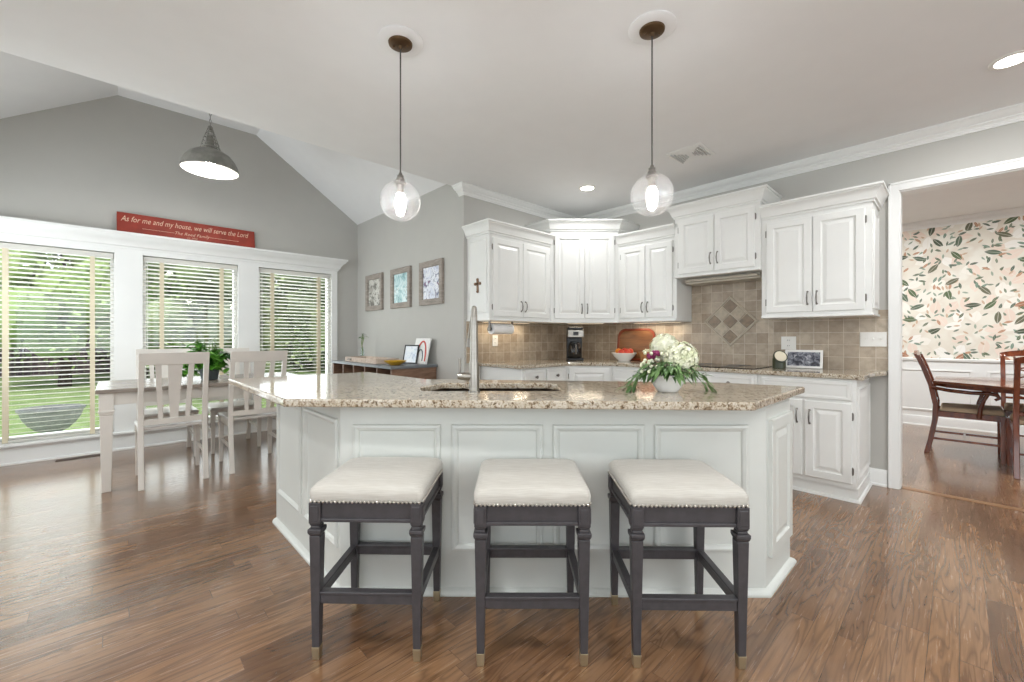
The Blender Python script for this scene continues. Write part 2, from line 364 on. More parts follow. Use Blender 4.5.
# ------------------------------------------------------------------ room shell (metres; +X and +Y are the two wall directions)
XR, YL, XP, YW = 4.456, 3.484, 2.617, 6.062       # cooktop wall, corner wall, picture wall, window wall
ZC = 2.73; X0, Y0 = -2.4, -3.0                     # ceiling height and the unseen sides
ZV, ZE = 3.72, 2.79                               # vault: flat top and eaves
XA, XB, XE = .045, 1.315, -1.257                  # vault flat from XA to XB, left wall of the nook at XE
DX, DY0, DY1 = 7.93, -3.0, 1.6                     # dining room
BWX = (-1.7, 3.3); LWY = (-2.3, 1.9); BZ = (.75, 2.35)      # added fill-light windows on the unseen sides
struct(MB().box(X0-.15, DX+.15, Y0-.15, YW+.15, -.08, 0), 'floor', 'floor')
wwin = [(-.878, .018), (.243, 1.119), (1.342, 2.238)]
m = MB(); zs, zt = .19, 2.065; T = .16
xs = [XE-T] + [v for w_ in wwin for v in w_] + [XP+.13]
for i in range(0, len(xs), 2): m.box(xs[i], xs[i+1], YW, YW+T, 0, zt)
for a, b in wwin: m.box(a, b, YW, YW+T, 0, zs)
gable = [(XE-T, zt), (XP+.13, zt), (XP+.13, ZE-.05), (XB, ZV+.06), (XA, ZV+.06), (XE-T, ZE-.05)]
m.loft([[(x, YW, z) for x, z in gable], [(x, YW+T, z) for x, z in gable]])
struct(m, 'wall_window', 'wall')
struct(MB().box(XP, XP+.13, YL, YW, 0, ZE+.06), 'wall_picture', 'wall')
struct(MB().box(XP+.13, XR+.14, YL, YL+.12, 0, ZC+.1), 'wall_corner', 'wall')
m = MB(); T2 = .14; OY0, OY1, OZ = -1.35, .327, 2.325
m.box(XR, XR+T2, OY1, YL, 0, ZC+.1).box(XR, XR+T2, OY0, OY1, OZ, ZC+.1).box(XR, XR+T2, Y0, OY0, 0, ZC+.1)
struct(m, 'wall_cooktop', 'wall')
struct(MB().box(X0-.15, X0, Y0, LWY[0], 0, ZC+.1).box(X0-.15, X0, LWY[1], YL+.1, 0, ZC+.1).box(X0-.15, X0, LWY[0], LWY[1], 0, BZ[0]).box(X0-.15, X0, LWY[0], LWY[1], BZ[1], ZC+.1), 'wall_left', 'wall')
struct(MB().box(X0, XE, YL, YL+.1, 0, ZC+.1), 'wall_left_return', 'wall')
NWY = (4.1, 5.7)
struct(MB().box(XE-T, XE, YL+.1, NWY[0], 0, ZE+.1).box(XE-T, XE, NWY[1], YW, 0, ZE+.1).box(XE-T, XE, NWY[0], NWY[1], 0, BZ[0]).box(XE-T, XE, NWY[0], NWY[1], BZ[1], ZE+.1), 'wall_nook', 'wall')
struct(MB().box(X0-.15, BWX[0], Y0-.15, Y0, 0, ZC+.1).box(BWX[1], XR+T2, Y0-.15, Y0, 0, ZC+.1).box(BWX[0], BWX[1], Y0-.15, Y0, 0, BZ[0]).box(BWX[0], BWX[1], Y0-.15, Y0, BZ[1], ZC+.1), 'wall_back', 'wall')
def fill_window(n, loc, rz, w_, pw=None):  # added window in an unseen wall, with an area lamp as fill
    m = MB(); k = 4
    for i in range(k+1): m.box(w_*i/k-.03*(i > 0), w_*i/k+.03*(i < k), -.04, .04, BZ[0], BZ[1])
    m.box(0, w_, -.04, .04, BZ[0], BZ[0]+.06).box(0, w_, -.04, .04, BZ[1]-.06, BZ[1])
    o = struct(m, 'window_%d' % n, 'trim'); o.location = loc; o.rotation_euler = (0, 0, rz)
    g = struct(MB().box(.03, w_-.03, -.003, .003, BZ[0]+.06, BZ[1]-.06), 'pane', 'glass', parent=o)
    a = area('daylight', (w_/2, .12, (BZ[0]+BZ[1])/2), w_-.1, pw or P_DAY_FILL, (.88, .95, 1), (-PI/2, 0, 0), 'RECTANGLE', BZ[1]-BZ[0]-.1, parent=o)
fill_window(4, (BWX[1], Y0-.075, 0), PI, BWX[1]-BWX[0])  # put in for flat frontal fill from behind the camera
fill_window(5, (X0-.075, LWY[0], 0), PI/2, LWY[1]-LWY[0])
fill_window(6, (XE-T/2, NWY[0], 0), PI/2, NWY[1]-NWY[0], P_SIDE_FILL)  # added out of view to brighten the nook and picture wall
YE = YL+.08
struct(MB().box(X0-.15, XR+T2, Y0-.15, YE, ZC, ZC+.1), 'ceiling', 'ceil')
m = MB()
for (xa, za), (xb, zb) in (((XE-T, ZE-.05), (XA, ZV)), ((XA, ZV), (XB, ZV)), ((XB, ZV), (XP+.13, ZE-.05))):
    m.hexa([(xa, YL-.1, za), (xb, YL-.1, zb), (xb, YW+.1, zb), (xa, YW+.1, za)], [(xa, YL-.1, za+.1), (xb, YL-.1, zb+.1), (xb, YW+.1, zb+.1), (xa, YW+.1, za+.1)])
struct(m, 'ceiling_vault', 'ceil')
hd = [(XE-T, ZC+.1), (XP+.13, ZC+.1), (XP+.13, ZE+.04), (XB, ZV+.06), (XA, ZV+.06), (XE-T, ZE+.04)]
struct(MB().loft([[(x, YE-.1, z) for x, z in hd], [(x, YE, z) for x, z in hd]]), 'wall_header', 'wall')
# dining room shell
struct(MB().box(DX, DX+.12, DY0, DY1, .9, ZC+.1), 'wall_dining_far', 'wallpaper')
struct(MB().box(DX-.012, DX+.12, DY0, DY1, 0, .87), 'wall_dining_wainscot', 'trim')
struct(MB().box(XR+T2, DX+.12, DY1, DY1+.12, 0, ZC+.1), 'wall_dining_left', 'wall')
struct(MB().box(XR+T2, DX+.12, DY0-.12, DY0, 0, ZC+.1), 'wall_dining_right', 'wall')
struct(MB().box(XR+T2, DX+.12, DY0-.12, DY1+.12, ZC, ZC+.1), 'ceiling_dining', 'ceil')
CR = [(0, ZC), (.094, ZC), (.094, ZC-.014), (.082, ZC-.014), (.076, ZC-.026), (.060, ZC-.040), (.040, ZC-.048), (.040, ZC-.056), (.030, ZC-.058), (.018, ZC-.070), (.018, ZC-.078), (.010, ZC-.080), (.010, ZC-.090), (0, ZC-.092)]
struct(MB().sweep([(XP, YE), (XP, YL), (XR, YL), (XR, Y0)], CR, 1), 'trim_1', 'trim', 30)
m = MB()
struct(MB().sweep([(DX, DY1), (DX, DY0)], CR, 1), 'trim_2', 'trim', 30)
BB = [(0, 0), (.028, 0), (.028, .012), (.016, .02), (.016, .105), (.010, .125), (0, .13)]
struct(MB().sweep([(XP, YW-.02), (XP, YL), (XP+.14, YL)], BB, -1 if False else 1), 'baseboard_picture', 'trim', 30)
struct(MB().sweep([(XR, .52), (XR, .39)], BB, 1), 'baseboard_cooktop', 'trim', 30)
struct(MB().sweep([(DX-.012, DY1), (DX-.012, DY0)], BB, 1), 'baseboard_dining', 'trim', 30)
struct(MB().sweep([(DX, DY1), (DX, DY0)], [(0, .86), (.03, .87), (.035, .895), (.02, .905), (0, .905)], 1), 'trim_3', 'trim', 30)
m = MB()
for k in range(6):
    y1 = DY1-.12-k*.86
    m.at((DX-.012, y1, .2), -PI/2).rings(.74, .56, [(0, 0), (0, .01), (.02, .012), (.03, .0)], False)
struct(m, 'trim_4', 'trim')
# cased opening to the dining room
m = MB()
JB = .014
for y0, y1 in ((OY1-.008, OY1+.057), (OY0-.057, OY0+.008)):
    m.box(XR-.022, XR, y0, y1, 0, OZ+.06).box(XR-.028, XR-.022, y0+(.048 if y0 > 0 else 0), y1-(0 if y0 > 0 else .048), 0, OZ+.06)
m.box(XR-.022, XR, OY0, OY1, OZ-.006, OZ+.06).box(XR-.028, XR-.022, OY0-.057, OY1+.057, OZ+.044, OZ+.062)
m.box(XR, XR+T2, OY1-JB, OY1, 0, OZ-JB).box(XR, XR+T2, OY0, OY0+JB, 0, OZ-JB).box(XR, XR+T2, OY0, OY1, OZ-JB, OZ)
m.box(XR+T2, XR+T2+.02, OY1-.01, OY1+.075, 0, OZ+.075).box(XR+T2, XR+T2+.02, OY0, OY1, OZ-.01, OZ+.075)
struct(m, 'door_1', 'trim', bevel=.003)
struct(MB().box(XR+.03, XR+.09, OY0+.02, OY1-.02, 0, .004), 'trim_5', mat('oak_threshold', '#8f6c4c', .35))
# window surround: flat boards, sill, deep crown shelf
m = MB(); ty = YW-.02
xs2 = [-.97] + [v for w_ in wwin for v in w_] + [2.317]
for i in range(0, len(xs2), 2): m.box(xs2[i], xs2[i+1], ty, YW, .13, 2.13)
for a, b in wwin: m.box(a, b, ty, YW, zt, 2.13).box(a, b, ty, YW, .13, zs-.02)
m.box(-.99, 2.337, YW-.055, YW, zs-.022, zs)
for a, b in wwin: m.box(a, b, YW, YW+T, zs-.01, zs+.004)
struct(m, 'trim_6', 'trim', bevel=.002)
WCR = [(0, 2.115), (.01, 2.115), (.014, 2.135), (.03, 2.145), (.036, 2.17), (.06, 2.205), (.09, 2.23), (.1, 2.25), (.11, 2.252), (.11, 2.276), (0, 2.276)]
struct(MB().sweep([(-.97, YW+.0), (-.97, ty), (2.317, ty), (2.317, YW)], WCR, 1), 'trim_7', 'trim', 30)
struct(MB().sweep([(XE, YW), (XP, YW)], [(0, 0), (.04, 0), (.04, .014), (.024, .022), (.024, .11), (.02, .13), (0, .132)], 1), 'baseboard_window', 'trim', 30)

for i, (a, b) in enumerate(wwin):
    y = YW+.10
    m = MB(); fw = .03
    m.box(a, a+fw, y-.04, y+.04, zs, zt).box(b-fw, b, y-.04, y+.04, zs, zt).box(a+fw, b-fw, y-.04, y+.04, zs, zs+.05).box(a+fw, b-fw, y-.04, y+.04, zt-.05, zt)
    fo = struct(m, 'window_%d' % (i+1), 'trim')
    struct(MB().box(a+fw, b-fw, y-.003, y+.003, zs+.05, zt-.05), 'pane', 'glass', parent=fo)

for i, (a, b) in enumerate(wwin):
    area('daylight', ((a+b)/2, YW+.35, (zs+zt)/2+.1), b-a+.1, P_NOOK_FILL, (.90, .96, 1), (-PI/2, 0, 0), 'RECTANGLE', zt-zs)  # added lamps outside the panes strengthen the nook's daylight

def blind(i, a, b, lab):
    t = thing('window_blind', lab, 'blind', ((a+b)/2, YW+.025, 0), 0, 'white slatted blinds on the three tall windows')
    w2 = (b-a)/2-.006; m = MB(); z = .235; k = 0
    while z < 1.99:
        m.at((0, 0, z), 0, math.radians(-9)).box(-w2, w2, -.025, .025, -.002, .002); z += .0445
    m.build('slats', 'slat', t)
    for s in (-1, 1):
        x = s*(w2-.155)
        MB().box(x-.018, x+.018, -.0265, -.0255, .2, 2.01).box(x-.018, x+.018, .0255, .0265, .2, 2.01).build('ladder_tape', 'tape', t)
    MB().box(-w2, w2, -.028, .028, 2.005, 2.055).build('headrail', 'slat', t, bevel=.004)
    MB().box(-w2, w2, -.025, .025, .2, .22).build('bottom_rail', 'slat', t, bevel=.004)
    MB().tube([(-w2+.03, -.04, 2.0), (-w2+.03, -.042, 1.0)], .003, 6).build('wand', 'slat', t)
for i, ((a, b), lab) in enumerate(zip(wwin, ['white slatted blind on the leftmost tall window, in front of the stone planter', 'white slatted blind on the middle window, below the red board', 'white slatted blind on the rightmost window, next to the framed pictures wall'])):
    blind(i, a, b, lab)

# ------------------------------------------------------------------ cabinets
def pull(w, h): # bow pull, local x0 z0 vertical
    return MB().tube([(0, 0, -.048), (0, -.012, -.046), (0, -.024, -.03), (0, -.028, 0), (0, -.024, .03), (0, -.012, .046), (0, 0, .048)], [.0055, .005, .0045, .006, .0045, .005, .0055], 8).ball((0, -.002, -.05), .008).ball((0, -.002, .05), .008)
DOORP = [(0, 0), (0, .016), (.004, .019), (.052, .019), (.058, .010), (.068, .009), (.092, .017)]
def door(parent, x0, x1, z0, z1, handle=None, hz=None, hinge=None, name='door', prof=DOORP):
    o = MB().rings(x1-x0, z1-z0, prof).build(name, 'cab', parent); o.location = (x0, 0, z0)
    if handle is not None:
        h = pull(0, 0).build('handle', 'pewter', o, 40); h.location = (handle-x0, -.019, hz-z0)
    if hinge is not None:
        for hz_ in (z0+.09, z1-.09):
            q = MB().tube([(0, 0, -.022), (0, 0, .022)], .0045, 8).ball((0, 0, .024), .005).ball((0, 0, -.024), .005).box(-.004 if hinge < x1-.01 else -.003, .006, .0, .006, -.02, .02).build('hinge', 'pewter', o)
            q.location = (hinge-x0, -.008, hz_-z0)
    return o
def pair(t, w, z0, z1, hz, mg=.04, gap=.006):
    c = w/2
    door(t, mg, c-gap/2, z0, z1, c-gap/2-.028, hz, mg-.005)
    door(t, c+gap/2, w-mg, z0, z1, c+gap/2+.028, hz, w-mg+.005)
def cornice(path, z1, side=1):
    z = z1-.118
    pr = [(0, z), (.012, z), (.014, z+.014), (.024, z+.02), (.026, z+.034), (.034, z+.05), (.036, z+.058), (.046, z+.078), (.058, z+.09), (.060, z+.1), (.070, z+.102), (.070, z+.118), (0, z+.118)]
    return MB().sweep(path, pr, side)
def upper(label, loc, rz, w, d, z0, z1, sides=(1, 1), group='white wall cabinets'):
    t = thing('wall_cabinet', label, 'cabinet', (loc[0], loc[1], 0), rz, group)
    MB().box(0, w, 0, d, z0+.018, z1-.02).build('carcass', 'cab', t)
    b = MB(); e = .012
    b.box(-e*sides[0], w+e*sides[1], -.024, d, z0, z0+.018); b.build('bottom_rail', 'cab', t, bevel=.004)
    pair(t, w, z0+.045, z1-.155, z0+.045+.11)
    p = ([(0, d)] if sides[0] else []) + [(0, 0), (w, 0)] + ([(w, d)] if sides[1] else [])
    cornice(p, z1, 1).build('cornice', 'cab', t, 30)
    return t
# walls seen from inside: right wall units run along -Y, so local x = -Y, local y = +X
UD = .35
c1 = upper('white two-door wall cabinet beside the dining room doorway', (XR-UD, 1.18), -PI/2, .735, UD, 1.345, 2.312, (0, 1))
sp = MB().rings(UD-.07, .74, [(0, 0), (0, .008), (.008, .010), (.02, .003), (.03, .003), (.05, .009)]).build('side_panel', 'cab', c1)
sp.location = (.735, .035, 1.40); sp.rotation_euler = (0, 0, PI/2)
HD = .385
c2 = thing('wall_cabinet', 'short raised white wall cabinet above the range hood', 'cabinet', (XR-HD, 1.942, 0), -PI/2, 'white wall cabinets')
MB().box(0, .76, 0, HD, 1.783, 2.45).build('carcass', 'cab', c2)
MB().box(0, .76, -.022, HD, 1.765, 1.783).build('bottom_rail', 'cab', c2, bevel=.004)
pair(c2, .76, 1.80, 2.325, 1.92)
cornice([(0, HD), (0, 0), (.76, 0), (.76, HD)], 2.47).build('cornice', 'cab', c2, 30)
c3 = upper('white two-door wall cabinet between the corner cabinet and the range hood', (XR-UD, 2.615), -PI/2, .671, UD, 1.345, 2.312, (0, 0))
c4 = upper('white two-door wall cabinet over the paper towel roll, nearest the picture wall', (2.66, YL-UD), 0, .895, UD, 1.345, 2.312, (1, 0))
sp = MB().rings(UD-.07, .74, [(0, 0), (0, .007), (.012, .009), (.024, .003), (.03, .003)]).build('side_panel', 'cab', c4)
sp.location = (0, UD-.035, 1.42); sp.rotation_euler = (0, 0, -PI/2)
# corner cabinet on the diagonal
dx0, dy0 = 3.557, YL-UD; dx1, dy1 = XR-UD, 2.617
dw = math.hypot(dx1-dx0, dy1-dy0); da = math.atan2(dy1-dy0, dx1-dx0)
t = thing('wall_cabinet', 'tall white diagonal corner wall cabinet above the coffee maker', 'cabinet', (dx0, dy0, 0), da, 'white wall cabinets')
ci = Matrix.Rotation(-da, 3, 'Z')
def loc2(x, y): v = ci @ Vector((x-dx0, y-dy0, 0)); return (v.x, v.y)
poly = [loc2(dx0, dy0), loc2(dx1, dy1), loc2(XR-.004, dy1), loc2(XR-.004, YL-.004), loc2(dx0, YL-.004)]
MB().prism(poly, 1.363, 2.46).build('carcass', 'cab', t)
pb = [(0, -.024), (dw, -.024)] + poly[1:]+[poly[0]]
MB().prism(pb, 1.345, 1.363).build('bottom_rail', 'cab', t)
pair(t, dw, 1.39, 2.33, 1.50, .045)
cornice([poly[4], (0, 0), (dw, 0), poly[2]], 2.485).build('cornice', 'cab', t, 30)

# base cabinets
BD = .62
def base(label, loc, rz, w, cols, drawer='knob', d=BD, end=False):
    t = thing('base_cabinet', label, 'cabinet', (loc[0], loc[1], 0), rz, 'white base cabinets')
    d -= .008; MB().box(0, w, 0, d, .10, .878).build('carcass', 'cab', t)
    m = MB(); m.box(0, w, .03, d, 0, .10); m.build('plinth', 'cab', t)
    cw = (w-.03)/cols
    for c in range(cols):
        a = .015+c*cw+.012; b = .015+(c+1)*cw-.012
        if drawer == 'wide':
            if c: continue
            b = .015+cols*cw-.012
        o = MB().rings(b-a, .135, [(0, 0), (0, .014), (.006, .019), (.02, .019), (.03, .015)]).build('drawer', 'cab', t); o.location = (a, 0, .725)
        if drawer == 'knob':
            q = MB().lathe([(.006, 0), (.006, .012), (.014, .018), (.016, .026), (.010, .032)], n=14).build('knob', 'pewter', o, 40)
            q.location = ((b-a)/2, -.019, .068); q.rotation_euler = (PI/2, 0, 0)
    for c in range(cols):
        a = .015+c*cw+.010; b = .015+(c+1)*cw-.010
        right = (c % 2 == 0)
        door(t, a, b, .135, .705, (b-.03) if right else (a+.03), .585, (a-.004) if right else (b+.004))
    return t
XF = XR-BD    # face of the cooktop run
bc = base('white base cabinet with a wide drawer and two doors at the end by the doorway', (XF, 1.13), -PI/2, .63, 2, 'wide')
sp = MB().rings(BD-.08, .66, [(0, 0), (0, .006), (.012, .012), (.03, .004), (.05, .004), (.08, .009)]).build('side_panel', 'cab', bc)
sp.location = (.63, .04, .16); sp.rotation_euler = (0, 0, PI/2)
QB = [(0, 0), (.022, 0), (.022, .006), (.016, .018), (.006, .022), (.006, .098), (0, .1)]
MB().sweep([(0, .03), (.63, .03), (.63, BD-.03)], QB, 1).build('skirting', 'cab', bc)
base('white base cabinet with two drawers under the black cooktop', (XF, 1.95), -PI/2, .815, 2)
base('white base cabinet on the cooktop run next to the corner', (XF, 2.52), -PI/2, .565, 1)
base('white base cabinet with knobbed drawers under the coffee corner counter, left run', (2.84, YL-BD), 0, .655, 2)
cx0, cy0 = 3.497, YL-BD; cx1, cy1 = XF, 2.523
cw_ = math.hypot(cx1-cx0, cy1-cy0); ca = math.atan2(cy1-cy0, cx1-cx0)
t = thing('base_cabinet', 'white diagonal corner base cabinet below the coffee maker', 'cabinet', (cx0, cy0, 0), ca, 'white base cabinets')
ci = Matrix.Rotation(-ca, 3, 'Z')
def loc3(x, y): v = ci @ Vector((x-cx0, y-cy0, 0)); return (v.x, v.y)
poly = [loc3(cx0, cy0), loc3(cx1, cy1), loc3(XR-.004, cy1), loc3(XR-.004, YL-.004), loc3(cx0, YL-.004)]
MB().prism(poly, 0, .878).build('carcass', 'cab', t)
door(t, .03, cw_-.03, .135, .86, cw_-.06, .6, .026)
def slab(poly, hole, z0, z1):
    bm = bmesh.new()
    def lp(ps):
        vs = [bm.verts.new((x, y, z1)) for x, y in ps]
        return [bm.edges.new((vs[i], vs[(i+1) % len(vs)])) for i in range(len(vs))]
    es = lp(poly)
    for h in hole: es += lp(h)
    bmesh.ops.triangle_fill(bm, edges=es, use_beauty=True, use_dissolve=False)
    r = bmesh.ops.extrude_face_region(bm, geom=list(bm.faces))
    bmesh.ops.translate(bm, vec=(0, 0, z0-z1), verts=[g for g in r['geom'] if isinstance(g, bmesh.types.BMVert)])
    bmesh.ops.recalc_face_normals(bm, faces=bm.faces)
    me = bpy.data.meshes.new('countertop'); bm.to_mesh(me); bm.free(); return me
def slab_obj(name, poly, hole, z0, z1, m):
    me = slab(poly, hole, z0, z1); me.materials.append(M[m]); o = bpy.data.objects.new(name, me); COL.objects.link(o)
    b = o.modifiers.new('bevel', 'BEVEL'); b.width = .008; b.segments = 3; b.limit_method = 'ANGLE'; b.angle_limit = math.radians(50)
    return o
CB = XF-.03
# concave notch at the doorway end
arc = [(XR-.12+.10*(1-math.cos(a))-.0, .40+.05*math.sin(a)) for a in (0, .5, 1.0, 1.5)]
poly = [(2.80, YL), (2.80, YL-BD-.03), (3.485, YL-BD-.03), (CB, 2.51), (CB, .455), (CB+.28, .455), (XR-.2, .44), (XR-.12, .415), (XR-.06, .39), (XR, .388), (XR, YL)]
o = slab_obj('countertop', poly, [], .88, .915, 'granite'); tag(o, 'speckled beige granite countertop along the tiled kitchen walls', 'countertop')

# backsplash (object-local x along the wall)
def splash(name, loc, rz, w, z0, z1):
    m = MB().box(0, w, -.01, 0, 0, z1-z0); o = m.build(name, 'tile'); o.location = (loc[0], loc[1], z0); o.rotation_euler = (0, 0, rz); o['kind'] = 'structure'; return o
splash('wall_tile_corner', (XP+.03, YL), 0, XR-XP-.03, .915, 1.345)
splash('wall_tile_cooktop', (XR, YL-.01), -PI/2, YL-.01-1.942, .915, 1.345)
splash('wall_tile_hood', (XR, 1.942), -PI/2, .762, .915, 1.765)
splash('wall_tile_doorway', (XR, 1.18), -PI/2, 1.18-.385, .915, 1.345)
splash('wall_tile_edge', (XR, .444), -PI/2, .059, 1.345, 1.40)
# diamond medallion
t = thing('tile_medallion', 'diamond shaped tile medallion set in the backsplash above the cooktop', 'tile', (XR-.010, 1.557, 1.339), -PI/2)
mt = {'d': mat('brown_travertine', '#8d7a64', .35, var=.15, vs=30), 'l': mat('pale_travertine', '#bcae98', .35, var=.12, vs=30), 'b': mat('pencil_travertine', '#c2b6a2', .4, var=.1, vs=30), 'g': mat('pale_grout', '#cfc6b6', .8)}
S2 = .175*1.0; R45 = Matrix.Rotation(PI/4, 4, 'Y')
def dia(mb, fn): mb.mx = R45; fn(mb); return mb
h = .178
dia(MB(), lambda q: q.box(-h, h, -.003, 0, -h, h)).build('grout_bed', mt['g'], t)
def fr(q):
    for a, b, c, d_ in ((-h, h, h-.014, h), (-h, h, -h, -h+.014), (-h, -h+.014, -h+.014, h-.014), (h-.014, h, -h+.014, h-.014)): q.box(a, b, -.014, -.003, c, d_)
dia(MB(), fr).build('pencil_border', mt['b'], t, bevel=.003)
cs = (2*(h-.018))/3
for i in range(3):
    for j in range(3):
        a = -h+.018+i*cs; b = -h+.018+j*cs
        dia(MB(), lambda q: q.box(a+.004, a+cs-.004, -.010, -.003, b+.004, b+cs-.004)).build('tile', mt['d'] if (i+j) % 2 == 0 else mt['l'], t, bevel=.002)

# range hood and cooktop
t = thing('range_hood', 'beige slide-out range hood under the short raised cabinet', 'hood', (XR-.30, 1.90, 0), -PI/2)
MB().box(0, .68, .05, .287, 1.715, 1.765).build('body', mat('bisque_enamel', '#cfc8ba', .4), t, bevel=.006)
MB().box(.01, .67, .0, .05, 1.73, 1.75).build('visor', mat('bisque_visor', '#c3baa9', .4), t, bevel=.004)
t = thing('cooktop', 'flat black glass electric cooktop below the diamond tile medallion', 'cooktop', (XR-.59, 1.93, .915), -PI/2)
MB().box(0, .76, 0, .52, 0, .006).build('glass_top', 'blackglass', t, bevel=.002)
for x, y, r in ((.2, .15, .09), (.2, .38, .075), (.52, .15, .075), (.52, .38, .1)):
    MB().lathe([(r, .006), (r, .0068), (r-.004, .0068)], (x, y), 32).build('burner_ring', mat('burner_grey', '#3a3a3c', .3), t)
for k in range(4):
    MB().lathe([(.016, .006), (.015, .014), (.012, .016)], (.07, .2+k*.06), 16).build('knob', 'black', t, 40)
# light bars under the wall cabinets
def bar(label, loc, rz, w):
    t = thing('under_cabinet_light', label, 'light', (loc[0], loc[1], 1.345), rz, 'slim light bars under the wall cabinets')
    MB().box(0, w, 0, .04, -.007, 0).build('housing', 'plastic', t)
    MB().box(.01, w-.01, .005, .035, -.008, -.007).build('diffuser', 'strip', t)
    area('bar_lamp', (w/2, .025, -.02), w-.04, P_UNDER*w, (1, .86, .66), (0, 0, 0), 'RECTANGLE', .03, parent=t)
bar('slim light bar under the left wall cabinet, over the paper towel', (2.78, YL-.13), 0, .68)
bar('slim light bar under the corner wall cabinet, over the coffee maker', (3.78, 3.08), ca, .42)
bar('slim light bar under the cabinet left of the range hood, over the cutting board', (XR-.13, 2.56), -PI/2, .55)

# outlets and switches
def plate(kind, label, loc, rz, w, h, n):
    t = thing(kind, label, kind.split('_')[-1] if kind != 'light_switch' else 'switch', loc, rz)
    MB().box(-w/2, w/2, -.006, 0, -h/2, h/2).build('plate', 'plastic', t, bevel=.002)
    for i in range(n):
        x = (i-(n-1)/2)*.046
        if kind == 'light_switch': MB().box(x-.006, x+.006, -.016, -.006, -.004, .016).build('toggle', 'plastic', t, bevel=.002)
        else:
            MB().lathe([(.016, -.006), (.016, -.008)], (0, 0), 16).build('socket', 'plastic', t).rotation_euler = (0, 0, 0)
    return t
def outlet(label, loc, rz, w=.075, h=.118, col='plastic'):
    t = thing('power_outlet', label, 'outlet', loc, rz)
    MB().box(-w/2, w/2, -.006, 0, -h/2, h/2).build('plate', col, t, bevel=.002)
    for s in (-1, 1):
        o = MB().box(-.016, .016, -.009, -.006, -.014, .014).build('socket', col, t, bevel=.004); o.location = (0, 0, s*.024)
        MB().box(-.008, -.005, -.0095, -.009, -.004, .006).box(.005, .008, -.0095, -.009, -.004, .006).build('slot', 'black', o)
    return t
outlet('double white outlet plate above the small white digital frame', (XR-.011, 1.06, 1.13), -PI/2, .115, .118)
outlet('almond outlet plate under the paper towel roll', (3.03, YL-.011, 1.145), 0)
t = thing('light_switch', 'wide white switch plate with three toggles by the doorway', 'switch', (XR-.011, .475, 1.165), -PI/2)
MB().box(-.082, .082, -.006, 0, -.058, .058).build('plate', 'plastic', t, bevel=.002)
for k in (-1, 0, 1): MB().box(k*.046-.005, k*.046+.005, -.018, -.006, -.002, .014).build('toggle', 'plastic', t, bevel=.002)

# ------------------------------------------------------------------ island
isl = thing('kitchen_island', 'white panelled kitchen island base with angled sides behind the stools', 'island', (0, 0, 0))
A = (.745, 1.955); B = (2.172, .588); C = (2.605, .588)
ip = [A, B, C, (2.605, .93), (1.40, 2.28), (1.36, 3.03), (.745, 3.03)]
# body as wall ring + sides so the sink well stays open
def inset_poly(poly, d):
    P = [Vector(p) for p in poly]; out = []
    for i in range(len(P)):
        a, b, c = P[i-1], P[i], P[(i+1) % len(P)]
        n1 = Vector((-(b-a).normalized().y, (b-a).normalized().x)); n2 = Vector((-(c-b).normalized().y, (c-b).normalized().x))
        m_ = (n1+n2)/(1+n1.dot(n2)); out.append(tuple(b+m_*d))
    return out
ip = inset_poly(ip, .022); A, B, C = ip[0], ip[1], ip[2]; E0 = ip[6]; C2 = ip[3]
ii = inset_poly(ip, .03)
m = MB(); n_ = len(ip)
m.loft([[(x, y, 0) for x, y in ip], [(x, y, .879) for x, y in ip], [(x, y, .879) for x, y in ii], [(x, y, .05) for x, y in ii]])
m.build('body', 'islandp', isl)
MB().sweep([E0, A, B, C, C2], [(0, 0), (.024, 0), (.024, .010), (.016, .022), (.004, .028), (0, .03)], -1 if False else 1).build('base_molding', 'islandp', isl, 30)
PM = [(0, 0), (0, .006), (.004, .012), (.014, .014), (.026, .008), (.032, .0)]
def face_panel(p0, p1, s0, s1, z0, z1, raised=False):
    L = math.hypot(p1[0]-p0[0], p1[1]-p0[1]); a = math.atan2(p1[1]-p0[1], p1[0]-p0[0])
    x = p0[0]+(p1[0]-p0[0])*s0/L; y = p0[1]+(p1[1]-p0[1])*s0/L
    if raised: o = MB().rings(s1-s0, z1-z0, [(0, 0), (0, .016), (.004, .019), (.055, .019), (.062, .009), (.072, .008), (.1, .017)]).build('raised_panel', 'islandp', isl)
    else: o = MB().rings(s1-s0, z1-z0, PM, False).build('panel_molding', 'islandp', isl)
    o.location = (x, y, z0); o.rotation_euler = (0, 0, a); return o
LF = math.hypot(B[0]-A[0], B[1]-A[1]); pw = (LF-.10-.06)/4
for s0, w_ in ((.06, .405), (.515, .42), (.98, .42), (1.445, .43)):
    face_panel(A, B, s0, s0+w_, .2, .78)
E_ = E0
for s0, s1 in ((.05, .50), (.56, 1.02)): face_panel(E_, A, s0, s1, .2, .80)
face_panel(B, C, .035, .375, .16, .80, True)
ctop = [(.536, 2.0), (1.905, .571), (2.715, .571), (2.69, .68), (2.60, .98), (1.46, 2.345), (1.43, 3.13), (.54, 3.22)]
def Wp(r, D): return W(r, D)
sh = [Wp(-.44, 2.095), Wp(.245, 2.10), Wp(.25, 2.40), Wp(.20, 2.46), Wp(-.40, 2.46), Wp(-.485, 2.24)]
o = slab_obj('countertop', ctop, [sh], .88, .915, 'granite'); tag(o, 'speckled granite island countertop with angled front corners holding the sink', 'countertop')
